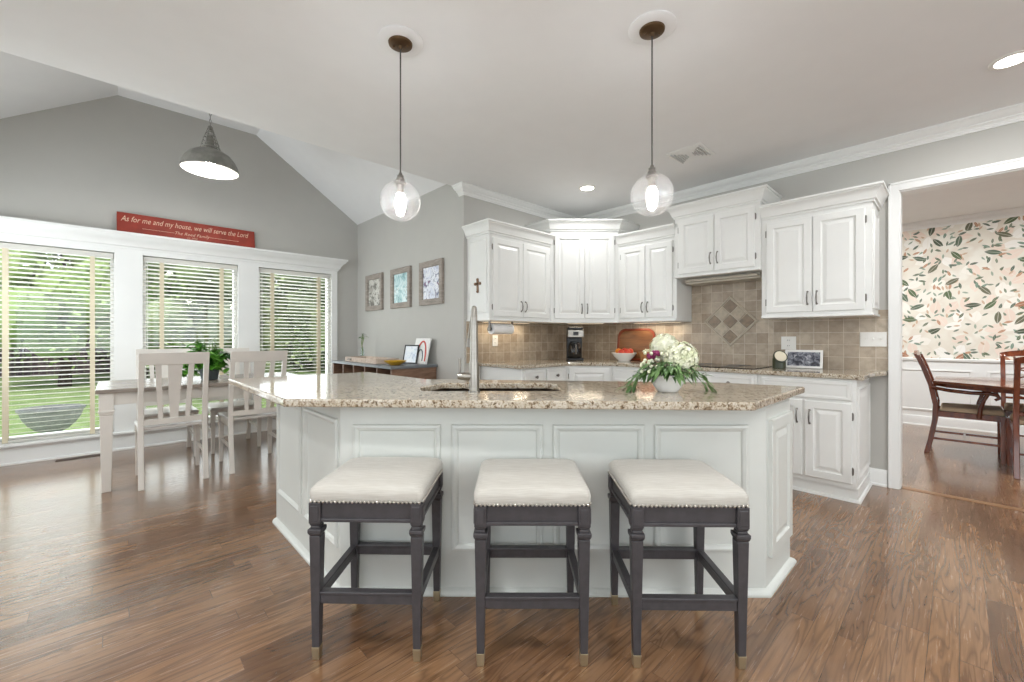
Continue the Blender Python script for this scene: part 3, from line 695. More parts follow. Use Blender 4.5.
# sink
def ofs(ps, d):
    cx = sum(p[0] for p in ps)/len(ps); cy = sum(p[1] for p in ps)/len(ps)
    return [(cx+(x-cx)*d, cy+(y-cy)*d) for x, y in ps]
t = thing('sink', 'dark brown undermount sink sunk into the island countertop', 'sink', (0, 0, 0))
a = ofs(sh, 1.06); b = ofs(sh, 1.005); c = ofs(sh, .93)
MB().loft([[(x, y, .878) for x, y in a], [(x, y, .70) for x, y in a], [(x, y, .70) for x, y in c], [(x, y, .715) for x, y in c], [(x, y, .878) for x, y in b]]).build('basin', 'sinkb', t)
q = W(-.1, 2.28)
MB().lathe([(.04, .716), (.04, .719), (.03, .717)], q, 20).build('drain', 'steel', t)
# faucet
fx, fy = W(-.183, 2.045)
t = thing('faucet', 'tall brushed steel kitchen faucet in front of the island sink', 'faucet', (fx, fy, .915), YAW-PI/2)
MB().lathe([(.029, 0), (.029, .006), (.025, .008), (.0245, .14), (.0205, .155), (.018, .30), (.014, .40), (.010, .415)], n=20).build('body', 'steel', t, 35)
MB().tube([(0, .0, .385), (-.002, .02, .408), (-.006, .07, .41), (-.016, .13, .375), (-.03, .18, .30), (-.034, .195, .26)], [.012, .013, .014, .015, .016, .018], 12).build('spout', 'steel', t, 40)
MB().tube([(-.034, .195, .262), (-.038, .20, .215)], [.019, .022], 12).build('spray_head', 'pewter', t, 40)
MB().tube([(-.015, 0, .075), (-.055, 0, .078), (-.078, 0, .08)], [.019, .019, .017], 14).tube([(-.07, 0, .085), (-.071, 0, .165)], [.0065, .0075], 8).build('handle', 'steel', t, 40)

# flower arrangement on the island
def leaf(mb, base, d, up, L, w, droop=.3):
    d = Vector(d).normalized(); s = d.cross(Vector(up)).normalized(); u = s.cross(d).normalized(); b = Vector(base)
    pts = []
    for t_, ww in ((0, .05), (.3, .9), (.6, 1), (.85, .5), (1, .03)):
        c_ = b+d*L*t_-Vector((0, 0, 1))*droop*L*t_*t_
        pts.append((c_+s*w*ww/2+u*w*.12*ww, c_-u*0, c_-s*w*ww/2+u*w*.12*ww))
    vs = [tuple(p) for tr in pts for p in tr]; fs = []
    for i in range(4): fs += [(i*3, i*3+1, i*3+4, i*3+3), (i*3+1, i*3+2, i*3+5, i*3+4)]
    mb.add(vs, fs)
gx, gy = W(.765, 2.08)
fa = thing('flower_arrangement', 'white hydrangeas and greenery in a low white bowl on the island', 'flowers', (gx, gy, .915), YAW-PI/2)
MB().lathe([(.045, 0), (.05, .004), (.068, .03), (.084, .065), (.088, .084), (.084, .085), (.078, .066), (.06, .03), (.04, .012)], n=32).build('bowl', 'white', fa, 50)
def hyd(c, R, seed):
    rnd = random.Random(seed); m = MB(); n = int(5200*R*R*12); n = 260
    m.ball(c, R*.86, 14, 10)
    for i in range(n):
        z = 1-2*(i+.5)/n; a = i*2.39996; rr = math.sqrt(1-z*z)
        nv = Vector((rr*math.cos(a), rr*math.sin(a), z)); 
        nv = (nv+Vector([rnd.uniform(-.15, .15) for _ in range(3)])).normalized()
        p = Vector(c)+nv*R*rnd.uniform(.9, 1.05)
        t1 = nv.orthogonal().normalized(); t2 = nv.cross(t1); ro = rnd.uniform(0, PI); s = R*.17
        for k in range(4):
            an = ro+k*PI/2; d1 = t1*math.cos(an)+t2*math.sin(an); d2 = -t1*math.sin(an)+t2*math.cos(an)
            m.add([tuple(p), tuple(p+d1*s*.6+d2*s*.45+nv*s*.12), tuple(p+d1*s*1.1+nv*s*.05), tuple(p+d1*s*.6-d2*s*.45+nv*s*.12)], [(0, 1, 2, 3)])
    m.build('hydrangea_head', 'petal', fa, fix=False)
hyd((-.005, .03, .215), .068, 1); hyd((.052, -.02, .160), .084, 2)
rnd = random.Random(3); m = MB(); m2 = MB(); m3 = MB()
for i in range(150):
    a = rnd.uniform(0, 2*PI); r = rnd.uniform(.02, .09); el = rnd.uniform(-.1, .7)
    leaf(m, (r*math.cos(a), r*math.sin(a), rnd.uniform(.085, .14)), (math.cos(a), math.sin(a)*.8, el), (0, 0, 1), rnd.uniform(.05, .10), rnd.uniform(.018, .032), .7)
for sx, n0 in ((-1, 34), (1, 30)):
    for i in range(n0):
        u = rnd.uniform(0, 1); x = sx*(.07+.12*u); z = .12-.10*u*u
        leaf(m, (x, rnd.uniform(-.06, .05), z), (sx*.6+rnd.uniform(-.5, .5), rnd.uniform(-1, .6), rnd.uniform(-.9, .3)), (0, 0, 1), rnd.uniform(.035, .07), rnd.uniform(.014, .024), .3)
m.build('foliage', 'leafd', fa, fix=False)
for i in range(26):
    x = rnd.uniform(-.14, -.05); m2.ball((x, rnd.uniform(-.07, 0), rnd.uniform(.10, .19)), .0085, 7, 5)
for i in range(10): m2.ball((rnd.uniform(.03, .1), rnd.uniform(.0, .06), rnd.uniform(.20, .25)), .008, 7, 5)
m2.build('wax_flower_buds', 'petal', fa, 60)['kind'] = 'stuff'
for dx_, dy_, z_ in ((-.088, -.02, .17), (-.072, -.045, .185)):
    for k in range(10):
        a = k*.63; m3.ball((dx_+.012*math.cos(a), dy_+.012*math.sin(a), z_+.004*(k % 3)), .011, 7, 5)
m3.build('carnation', 'magenta', fa, 60)
m = MB(); 
for sx in (-1, 1):
    m.tube([(sx*.04, 0, .08), (sx*.10, -.03, .10), (sx*.17, -.05, .06), (sx*.20, -.06, .03)], .002, 5)
m.build('stem', 'stem', fa)

# ------------------------------------------------------------------ bar stools
def make_stool():
    t = thing('bar_stool', '', 'stool')
    a = .200; b = .19; hz = .58; lx, ly = .186, .176
    # cushion: rounded loft
    rr = []
    def rrect(hx, hy, r, z, n=6):
        pts = []
        for cx_, cy_, a0 in ((hx-r, hy-r, 0), (-hx+r, hy-r, PI/2), (-hx+r, -hy+r, PI), (hx-r, -hy+r, 1.5*PI)):
            for k in range(n+1):
                an = a0+k*PI/2/n; pts.append((cx_+r*math.cos(an), cy_+r*math.sin(an), z))
        return pts
    for hx, hy, r, z in ((.203, .193, .012, hz), (.208, .198, .018, hz+.012), (.211, .201, .022, hz+.03), (.209, .199, .03, hz+.044), (.200, .190, .04, hz+.056), (.182, .172, .05, hz+.063), (.14, .13, .06, hz+.068), (.06, .055, .04, hz+.07)):
        rr.append(rrect(hx, hy, r, z))
    MB().loft(rr).build('cushion', 'linen', t, 60)
    m = MB()
    for s in (-1, 1):
        for k in range(27):
            x = -.199+k*.0153; m.ball((x, s*.1985, hz+.003), .0055, 7, 5)
        for k in range(25):
            y = -.182+k*.0152; m.ball((s*.2085, y, hz+.003), .0055, 7, 5)
    o = m.build('nailhead_trim', 'nail', t, 60); o['kind'] = 'stuff'
    for s in (-1, 1):
        q = MB().box(-.165, .165, s*ly-.012, s*ly+.012, hz-.062, hz-.004); q.box(-.165, .165, s*(ly+.008)-.010, s*(ly+.008)+.010, hz-.074, hz-.060)
        q.build('apron', 'stool', t, bevel=.003)
        q = MB().box(s*lx-.012, s*lx+.012, -.155, .155, hz-.062, hz-.004); q.box(s*(lx+.008)-.010, s*(lx+.008)+.010, -.155, .155, hz-.074, hz-.060)
        q.build('apron', 'stool', t, bevel=.003)
    MB().box(-.19, .19, -.18, .18, hz-.012, hz).build('seat_board', 'stool', t)
    for sx in (-1, 1):
        for sy in (-1, 1):
            x, y = sx*lx, sy*ly; m = MB()
            m.taper(x, y, hz-.078, hz-.002, .022, .022)
            for q, (ax, ay) in enumerate(((0, sy*.022), (sx*.022, 0))):   # inset diamond block
                m.taper(x+ax, y+ay, hz-.068, hz-.012, .015 if ax == 0 else .003, .015 if ax == 0 else .003, .003 if ax == 0 else .015, .003 if ax == 0 else .015)
            m.taper(x, y, hz-.088, hz-.078, .017, .021).taper(x, y, hz-.098, hz-.088, .018, .017).taper(x, y, hz-.112, hz-.098, .025, .025).taper(x, y, hz-.124, hz-.112, .019, .025)
            m.taper(x, y, .045, hz-.124, .0135, .0205)
            l = m.build('leg', 'stool', t, bevel=.0025)
            MB().taper(x, y, 0, .046, .0125, .0150).build('ferrule', 'brass', l, bevel=.002)
    z0, z1 = .205, .245
    for s in (-1, 1):
        MB().box(-lx+.016, lx-.016, s*ly-.011, s*ly+.011, z0, z1).box(-lx+.016, lx-.016, s*ly-.015, s*ly+.015, z1-.006, z1+.006).build('stretcher', 'stool', t, bevel=.003)
        MB().box(s*lx-.011, s*lx+.011, -ly+.016, ly-.016, z0, z1).box(s*lx-.014, s*lx+.014, -ly+.016, ly-.016, z1-.006, z1+.004).build('stretcher', 'stool', t, bevel=.003)
    return t
st0 = make_stool()
base_rot = YAW-PI/2
for i, (r, D, ro, lab) in enumerate(((-.528, 1.732, math.radians(-1.5), 'linen-topped dark bar stool at the left end of the island, nearest the windows'),
                              (.073, 1.705, 0, 'linen-topped dark bar stool in the middle of the three at the island'),
                              (.636, 1.695, math.radians(-1), 'linen-topped dark bar stool at the right end of the island, nearest the flowers'))):
    s = st0 if i == 0 else copy_tree(st0)
    x, y = W(r, D); s.location = (x, y, 0); s.rotation_euler = (0, 0, base_rot+ro); s['label'] = lab; s['group'] = 'bar stools at the island'

# ------------------------------------------------------------------ pendants and ceiling fittings
def globe_pendant(lab, r, D):
    x, y = W(r, D)
    t = thing('pendant_light', lab, 'lamp', (x, y, ZC), 0, 'clear globe pendants over the island')
    MB().lathe([(.115, 0), (.115, -.006), (.105, -.012), (.06, -.014), (.06, -.001)], n=40).build('ceiling_ring', 'ceil', t, 40)
    MB().lathe([(.062, -.013), (.060, -.022), (.05, -.027), (.012, -.03), (.008, -.045)], n=32).build('canopy', 'bronze', t, 40)
    m = MB()
    for s in (-1, 1): m.ball((s*.036*math.cos(base_rot), s*.036*math.sin(base_rot), -.029), .007, 10, 6)
    m.build('canopy_screw', 'bronze', t, 50)
    MB().tube([(0, 0, -.04), (0, 0, -.70)], .0038, 8).build('cord', 'cord', t)
    MB().lathe([(.008, -.69), (.010, -.70), (.018, -.706), (.014, -.716), (.022, -.722), (.022, -.735), (.030, -.742), (.030, -.75), (.018, -.752), (.018, -.80)], n=24).build('socket', 'pewter', t, 35)
    R = .104; cz = -.838
    pr = [(.024, cz+math.sqrt(R*R-.024**2))]+[(R*math.sin(a), cz+R*math.cos(a)) for a in [.24+i*(PI-.24)/20 for i in range(21)]]
    pr[-1] = (.0008, pr[-1][1])
    MB().lathe(pr, n=40, cap=False).build('glass_globe', 'globe', t, 60)
    MB().lathe([(.012, -.785), (.018, -.80), (.026, -.825), (.026, -.875), (.018, -.905), (.004, -.916)], n=20).build('bulb', 'bulb', t, 60)
    point('bulb_lamp', (0, 0, -.855), .03, P_PEND, LIGHTC, t)
globe_pendant('clear glass globe pendant over the left half of the island', -.583, 2.211)
globe_pendant('clear glass globe pendant over the right half of the island, above the flowers', .700, 2.115)

def can(x, y, lab, power=P_CAN, z=ZC):
    t = thing('recessed_light', lab, 'light', (x, y, z), 0, 'round recessed ceiling lights')
    MB().lathe([(.088, 0), (.088, -.005), (.078, -.009), (.066, -.006), (.064, -.001)], n=32).build('trim_ring', 'plastic', t, 40)
    MB().lathe([(.065, -.001), (.065, -.004), (.0005, -.0045)], n=32).build('lens', 'can', t)
    area('downlight', (0, 0, -.012), .13, power, LIGHTC, parent=t)
can(3.58, 2.65, 'small round recessed light in the ceiling in front of the corner cabinet', 7)
can(3.65, -.20, 'round recessed light in the ceiling above the dining doorway end', 13)
can(1.9, -1.6, 'added round recessed fill light behind the camera to the right')  # unseen downlights from here to the nook one are added fill
can(-.3, .9, 'added unseen recessed fill light over the open floor left of the island')
can(-1.3, -1.2, 'added round recessed fill light behind the camera to the left')
can(1.0, -.55, 'added unseen recessed fill light just behind the stools', 12)
can(-1.2, 2.6, 'added unseen recessed fill light toward the breakfast nook')
can(6.3, .6, 'added recessed fill light in the dining room ceiling, near the chair back', P_DINE_FILL)  # this pair of downlights is added to light the dining room
can(6.3, -1.6, 'added recessed fill light in the dining room ceiling, over the far table end', P_DINE_FILL)
# ceiling register
t = thing('ceiling_vent', 'white square ceiling air register with triangular louvres', 'vent', (3.55, 1.56, ZC), math.radians(0))
m = MB(); m.box(-.15, .15, -.15, .15, -.005, 0); m.build('plate', 'trim', t, bevel=.002)
m = MB()
for k in range(5):
    q = .03+k*.022
    m.box(-q, q, q-.004, q+.004, -.014, -.005).box(-q, q, -q-.004, -q+.004, -.014, -.005)
m.build('louvre', mat('vent_grey', '#cbcbc8', .6), t)['kind'] = 'stuff'
m = MB(); m.box(-.18, .18, -.045, .045, 0, .003)
for k in range(22): m.box(-.165+k*.015, -.158+k*.015, -.035, .035, .003, .005)
solo(m, 'floor_vent', 'register', 'dark brown floor register by the baseboard under the left window', 'vent', (-.21, 5.93, 0))

# barn lamp over the breakfast table
TX, TY = .68, 4.89
t = thing('barn_pendant', 'galvanised metal barn pendant hanging over the breakfast table', 'lamp', (TX, TY, 2.765), math.radians(0))
t.rotation_euler = (math.radians(0), math.radians(0), 0)
prof = [(.232, 0), (.232, .01), (.224, .05), (.20, .10), (.165, .145), (.12, .175), (.085, .19)]
MB().lathe(prof+[(.08, .186)]+[(r-.006, z-.003) for r, z in reversed(prof)], n=48, cap=False).build('shade', 'barn', t, 40)
MB().lathe([(.224, .001), (.218, .05), (.194, .098), (.16, .141), (.115, .17), (.002, .18)], n=48, cap=False).build('shade_lining', 'barn_in', t, 40)
MB().lathe([(.08, .186), (.078, .20), (.05, .22), (.03, .235), (.03, .30), (.02, .33)], n=24).build('socket_cap', 'barn', t, 40)
m = MB()
for k in range(6):
    a = k*PI/3; m.tube([(.082*math.cos(a), .082*math.sin(a), .19), (.055*math.cos(a), .055*math.sin(a), .29), (.018*math.cos(a), .018*math.sin(a), .40)], .004, 6)
for z, r in ((.215, .078), (.25, .068), (.285, .057), (.32, .045), (.36, .03)): m.tube([(r*math.cos(k*PI/8), r*math.sin(k*PI/8), z) for k in range(17)], .004, 6)
m.ball((0, 0, .405), .022, 12, 8); m.build('cage', 'barn', t, 40)
m = MB()
for k in range(13):
    z = .43+k*.036
    m.tube([((.008*math.cos(q*PI/4) if k % 2 else 0), (0 if k % 2 else .008*math.cos(q*PI/4)), z+.021*math.sin(q*PI/4)) for q in range(9)], .003, 5)
m.build('chain', 'barn', t)
MB().lathe([(.06, .955), (.06, .94), (.045, .925), (.01, .91)], n=24).build('canopy', 'barn', t, 40)
MB().ball((0, 0, .085), .04, 16, 10).build('bulb', 'bulb', t, 60)
point('barn_lamp', (0, 0, .02), .05, P_BARN, LIGHTC, t)

# ------------------------------------------------------------------ breakfast table, chairs, plant
t = thing('breakfast_table', 'cream farmhouse table with grey-washed top by the windows', 'table', (TX, TY, 0))
TW, TD = .77, .46
MB().box(-TW, TW, -TD, TD, .755, .785).build('tabletop', 'tabletop', t, bevel=.005)
m = MB()
for s in (-1, 1): m.box(-TW+.09, TW-.09, s*(TD-.06)-.012, s*(TD-.06)+.012, .66, .755).box(s*(TW-.06)-.012, s*(TW-.06)+.012, -TD+.09, TD-.09, .66, .755)
m.build('apron', 'chair', t, bevel=.002)
for sx in (-1, 1):
    for sy in (-1, 1):
        x, y = sx*(TW-.06), sy*(TD-.06)
        MB().taper(x, y, .6, .755, .042, .042).taper(x, y, .585, .6, .036, .042).taper(x, y, 0, .585, .027, .038).box(x-.046, x+.046, y-.046, y+.046, .608, .622).build('leg', 'chair', t, bevel=.003)

def make_chair():
    t = thing('dining_chair', '', 'chair')        # local: faces +y, back at y=0
    w2 = .205
    rr = [[(-w2-.01, .03, .44), (w2+.01, .03, .44), (w2+.025, .47, .44), (-w2-.025, .47, .44)], [(-w2-.01, .03, .465), (w2+.01, .03, .465), (w2+.025, .47, .465), (-w2-.025, .47, .465)]]
    MB().hexa(*rr).build('seat', 'seatg', t, bevel=.008)
    for s in (-1, 1):
        m = MB(); prof = [(0, -.06), (.12, -.034), (.30, .0), (.45, .015), (.60, .005), (.78, -.03), (.95, -.075), (1.0, -.09)]
        m.loft([[(s*(w2+.004*i*0)-.018, y-.017, z), (s*w2+.018, y-.017, z), (s*w2+.018, y+.019, z), (s*w2-.018, y+.019, z)] for i, (z, y) in enumerate(prof)])
        m.build('rear_leg', 'chair', t, 30, bevel=.003)
        MB().taper(s*(w2+.002), .44, 0, .44, .014, .021).build('front_leg', 'chair', t, bevel=.003)
        MB().box(s*(w2)-.01, s*(w2)+.01, .02, .42, .385, .44).box(s*w2-.008, s*w2+.008, .01, .43, .2, .225).build('side_rail', 'chair', t)
    MB().box(-w2+.015, w2-.015, .43, .45, .385, .44).build('front_rail', 'chair', t)
    # curved crest rail
    def rail(z0, z1, y0, y1, cv, name, ww=w2+.018):
        m = MB(); n = 8; R_ = []
        for i in range(n+1):
            x = -ww+2*ww*i/n; c_ = -cv*(1-(x/ww)**2)
            R_.append([(x, y0+c_-.012, z0), (x, y0+c_+.012, z0), (x, y1+c_+.012, z1), (x, y1+c_-.012, z1)])
        m.loft(R_); m.build(name, 'chair', t, 40, bevel=.002)
    rail(.965, 1.06, -.08, -.105, .018, 'crest_rail'); rail(.485, .53, .012, .008, .012, 'lower_rail', w2-.01)
    def slat(x0, x1, wa, wb):
        m = MB(); zs_ = [.525, .66, .80, .97]; ys = [.0, -.012, -.045, -.095]
        m.loft([[(x0+(x1-x0)*i/3-(wa+(wb-wa)*i/3), y-.006, z), (x0+(x1-x0)*i/3+(wa+(wb-wa)*i/3), y-.006, z), (x0+(x1-x0)*i/3+(wa+(wb-wa)*i/3), y+.006, z), (x0+(x1-x0)*i/3-(wa+(wb-wa)*i/3), y+.006, z)] for i, (z, y) in enumerate(zip(zs_, ys))])
        m.build('slat', 'chair', t, 40)
    slat(0, 0, .026, .047); slat(-.085, -.105, .015, .019); slat(.085, .105, .015, .019)
    return t
ch = make_chair()
for i, (x, y, ro, lab) in enumerate(((.37, 4.405, 0, 'cream slat-back chair with its back to the kitchen, left end of the table'),
                                     (.965, 4.40, 0, 'cream slat-back chair with its back to the kitchen, partly behind the island counter'),
                                     (.40, 5.66, PI, 'cream slat-back chair on the window side of the table, left one'),
                                     (.955, 5.66, PI, 'cream slat-back chair on the window side of the table, right one'))):
    c = ch if i == 0 else copy_tree(ch); c.location = (x, y, 0); c.rotation_euler = (0, 0, ro); c['label'] = lab; c['group'] = 'cream chairs around the breakfast table'
# leafy plant on the table
t = thing('potted_plant', 'bushy green leafy plant in a dark pot on the breakfast table', 'plant', (TX-.01, TY-.03, .785))
MB().lathe([(.06, 0), (.065, .005), (.085, .12), (.09, .13), (.085, .13), (.078, .115)], n=24).build('pot', mat('slate_pot', '#5c6466', .5), t, 40)
rnd = random.Random(11); m = MB(); ms = MB()
for i in range(32):
    a = rnd.uniform(0, 2*PI); sp_ = rnd.uniform(.06, .26); hh = rnd.uniform(.18, .40)
    p0 = Vector((.03*math.cos(a), .03*math.sin(a), .12)); p1 = Vector((sp_*math.cos(a)*.6, sp_*math.sin(a)*.6, hh)); p2 = Vector((sp_*math.cos(a), sp_*math.sin(a), hh*rnd.uniform(.15, .95)))
    ms.tube([p0, p1, p2], .002, 5)
    for k in range(15):
        u = rnd.uniform(.35, 1); q = p0*(1-u)**2+p1*2*u*(1-u)+p2*u*u
        b_ = rnd.uniform(0, 2*PI); leaf(m, q, (math.cos(b_), math.sin(b_), rnd.uniform(-.5, .5)), (0, 0, 1), rnd.uniform(.06, .10), rnd.uniform(.045, .065), .3)
m.build('foliage', 'leaf', t, fix=False); ms.build('stem', 'stem', t)

# ------------------------------------------------------------------ red board above the windows
t = thing('wall_sign', 'long red wooden board with cream script, leaning on the window cornice', 'sign', (.037, YW-.075, 2.277))
bd = MB().box(0, 1.25, -.009, .009, 0, .22).build('board', 'red', t, bevel=.002); bd.rotation_euler = (math.radians(-12), 0, 0)
def text(parent, s, size, loc, m, shear=.35, align='LEFT', rot=(PI/2, 0, 0), off=-.0004, sx=1, ext=.0006, name='lettering'):
    c = bpy.data.curves.new(name, 'FONT'); c.body = s; c.size = size; c.shear = shear; c.align_x = align; c.extrude = ext; c.offset = off; c.resolution_u = 3
    c.materials.append(M[m] if isinstance(m, str) else m); o = bpy.data.objects.new(name, c); COL.objects.link(o); o.parent = parent; o.location = loc; o.rotation_euler = rot; o.scale = (sx, 1, 1)
    dg = bpy.context.evaluated_depsgraph_get(); dg.update()
    me = bpy.data.meshes.new_from_object(o.evaluated_get(dg)); bpy.data.objects.remove(o); bpy.data.curves.remove(c)
    o = bpy.data.objects.new(name, me); COL.objects.link(o); o.parent = parent; o.location = loc; o.rotation_euler = rot; o.scale = (sx, 1, 1)
    return o
text(bd, 'As for me and my house, we will serve the Lord', .088, (.03, -.0098, .125), 'cream', sx=.665)
text(bd, 'The Reed Family', .05, (.625, -.0098, .050), 'cream', align='CENTER', sx=.95)
text(bd, 'est. 2006', .026, (.625, -.0098, .018), 'cream', align='CENTER')
MB().box(.2, .47, -.0105, -.009, .062, .0645).box(.79, 1.08, -.0105, -.009, .062, .0645).build('flourish', 'cream', bd)

# ------------------------------------------------------------------ picture wall
def picture(lab, y0, y1, img, extra=None):
    t = thing('picture_frame', lab, 'picture', (XP-.001, y1, 1.548), -PI/2, 'weathered wood picture frames')
    w_, h_ = y1-y0, .493
    MB().rings(w_, h_, [(0, 0), (0, .03), (.006, .034), (.062, .028), (.068, .012)], False).build('frame', 'weather', t)
    MB().box(.06, w_-.06, -.012, -.001, .06, h_-.06).build('print', img, t)
    if extra: extra(t, w_, h_)
def fig(t, w_, h_, cols):
    for i, c in enumerate(cols):
        x = .12+(w_-.24)*(i+.5)/len(cols); hh = .13+.03*((i*7) % 3)
        MB().lathe([(.001, .09), (.022, .095), (.026, .09+hh*.6), (.012, .09+hh*.82)], (x, -.0), 10).build('printed_figure', c, t).scale = (1, .03, 1)
        o = t.children[-1]; o.location = (0, -.013, 0)
picture('weathered wood frame with a grey photograph, leftmost of the three', 5.24, 5.73, m_photo('grey_photo', ['#3a3a38', '#8b8880', '#d8d5cc', '#55524e'], 14))
picture('weathered wood frame with a pale teal photograph, middle of the three', 4.515, 5.0, m_photo('teal_photo', ['#4f6f72', '#9fc3c6', '#d5e6e6', '#5a6a60'], 12))
picture('weathered wood frame with a bright family photograph, rightmost of the three', 3.835, 4.305, m_photo('beach_photo', ['#8c7468', '#c9cfe0', '#eef0f4', '#5a6588', '#c4584a'], 11))

# sideboard
t = thing('sideboard', 'weathered brown sideboard with open cubbies against the picture wall', 'sideboard', (2.07, 5.55, 0), -PI/2)  # local x=-Y, y=+X
SW, SD, SH = 1.58, .545, .885
MB().box(-.015, SW+.015, -.015, SD, SH-.03, SH).build('top', 'buftop', t, bevel=.003)
for x in (0, SW-.025): MB().box(x, x+.025, 0, SD-.01, .08, SH-.03).build('side', 'buffet', t)
MB().box(.025, SW-.025, SD-.025, SD-.01, .08, SH-.03).build('back_panel', 'buffet', t)
for k in range(1, 5):
    x = .025+(SW-.05)*k/5; MB().box(x-.01, x+.01, .0, SD-.025, .62, SH-.03).build('divider', 'buffet', t)
for z in (.1, .36, .6): MB().box(.025, SW-.025, 0, SD-.025, z, z+.02).build('shelf', 'buffet', t)
for k in range(3):
    x = .03+(SW-.06)*k/3
    o = MB().rings((SW-.06)/3-.006, .46, [(0, 0), (0, .015), (.05, .015), (.055, .006)]).build('door', 'buffet', t); o.location = (x+.003, 0, .12)
for sx in (0, SW-.06):
    for sy in (0, SD-.07): MB().box(sx, sx+.06, sy, sy+.06, 0, .08).build('foot', 'buffet', t)
# on the sideboard
t = thing('serving_tray', 'long pale wooden tray with a dark handle on the sideboard', 'tray', (2.13, 5.30, .885), -PI/2)
m = MB(); m.box(0, .86, 0, .28, 0, .012).box(0, .86, 0, .012, .012, .055).box(0, .86, .268, .28, .012, .055).box(0, .012, .012, .268, .012, .055).box(.848, .86, .012, .268, .012, .055)
m.build('box', m_wood('bleached_wood', '#b39a88', '#d6c7b8', .6, (10, 1, 10)), t)
MB().tube([(.09, 0, .022), (.09, -.016, .026), (.19, -.016, .026), (.19, 0, .022)], .005, 6).tube([(.09, -.002, .04), (.19, -.002, .04)], .004, 6).build('handle', 'pewter', t)
t = thing('bamboo_vase', 'slim glass vase with a curly bamboo stalk on the sideboard', 'plant', (2.40, 5.41, .885))
MB().lathe([(.03, 0), (.032, .005), (.024, .10), (.02, .16), (.022, .165), (.018, .16), (.021, .1), (.027, .01)], n=20).build('vase', 'vase', t, 40)
m = MB(); m.tube([(0, 0, .008), (.004, 0, .12), (-.004, .01, .22), (.004, .0, .33)], .007, 8).tube([(0, 0, .2), (.0, -.04, .27), (.0, -.05, .31)], .005, 6).tube([(.002, 0, .26), (0, .04, .29), (0, .05, .30)], .004, 6)
m.build('stalk', mat('pale_bamboo', '#7a8a52', .5), t, 40)
m = MB(); rnd = random.Random(5)
for b_ in ((.004, 0, .33), (0, -.05, .31), (0, .05, .30), (0, -.02, .27)):
    for k in range(5):
        a = rnd.uniform(0, 6.28); leaf(m, b_, (math.cos(a), math.sin(a), rnd.uniform(0, 1)), (0, 0, 1), .07, .014, .5)
m.build('foliage', 'leafd', t, fix=False)
m = MB().lathe([(.05, 0), (.055, .004), (.10, .03), (.115, .042), (.118, .05), (.112, .048), (.095, .034), (.05, .01)], n=32)
solo(m, 'dish', 'mustard', 'mustard yellow round dish at the near edge of the sideboard', 'dish', (2.2, 4.14, .885), smooth=40)
t = thing('photo_frame', 'small black-rimmed frame with pale writing leaning on the sideboard', 'picture', (2.40, 4.34, .885), -PI/2+.5); t.rotation_euler = (math.radians(-14), 0, -PI/2+.4)
MB().rings(.19, .215, [(0, 0), (0, .012), (.012, .012), (.014, .006)], False).box(0, .19, -.001, .004, 0, .215).build('frame', 'black', t)
MB().box(.012, .178, -.008, -.001, .012, .203).build('print', m_photo('pale_drawing', ['#9fb0c9', '#dfe8ef', '#eef3f5', '#e7edf0'], 16), t)
t = thing('art_print', 'white canvas with a red arch and grey arch leaning against the wall', 'picture', (2.50, 4.30, .885), -PI/2); t.rotation_euler = (math.radians(-13), 0, -PI/2)
MB().box(0, .30, -.015, .0, 0, .29).build('canvas', 'white', t)
def archm(cx_, w_, z0, z1, th):
    m = MB(); n = 16; out = []
    for i in range(n+1):
        a = PI*i/n; out.append((cx_-w_*math.cos(a), z0+(z1-z0)*math.sin(a)))
    for i in range(n):
        (xa, za), (xb, zb) = out[i], out[i+1]; m.tube([(xa, -.016, za), (xb, -.016, zb)], th, 5)
    return m
archm(.17, .10, .03, .255, .010).build('painted_arch', mat('coral_paint', '#c9524a', .7), t)
archm(.15, .065, .03, .16, .007).build('painted_arch', mat('slate_paint', '#5a5f63', .7), t)
# cross on the side of the left cabinet
t = thing('wall_cross', 'small ornate brown cross hung on the side of the left wall cabinet', 'cross', (2.659, YL-.18, 1.70), -PI/2)
m = MB(); m.box(-.012, .012, -.012, -.002, -.06, .055).box(-.036, .036, -.012, -.002, .005, .028)
for x, z in ((0, .058), (0, -.062), (-.038, .016), (.038, .016)): m.ball((x, -.008, z), .015, 10, 6)
m.build('cross', mat('antique_bronze', '#8b6f5a', .5, .4), t, 40)
# paper towel holder
t = thing('paper_towel_holder', 'white paper towel roll mounted under the left wall cabinet', 'paper towel', (2.74, YL-UD+.10, 1.268), 0)
m = MB(); m.mx = Matrix.Rotation(PI/2, 4, 'Y'); m.lathe([(.055, .03), (.055, .30), (.02, .30), (.02, .03)], n=28); m.build('paper_roll', 'paper', t, 40)
m = MB()
m.box(.005, .013, -.012, .012, -.02, .077).box(.317, .325, -.012, .012, -.02, .077); m.mx = Matrix.Rotation(PI/2, 4, 'Y'); m.lathe([(.025, .0), (.025, .012), (.008, .013), (.008, .32)], n=16); m.build('bracket', 'pewter', t)

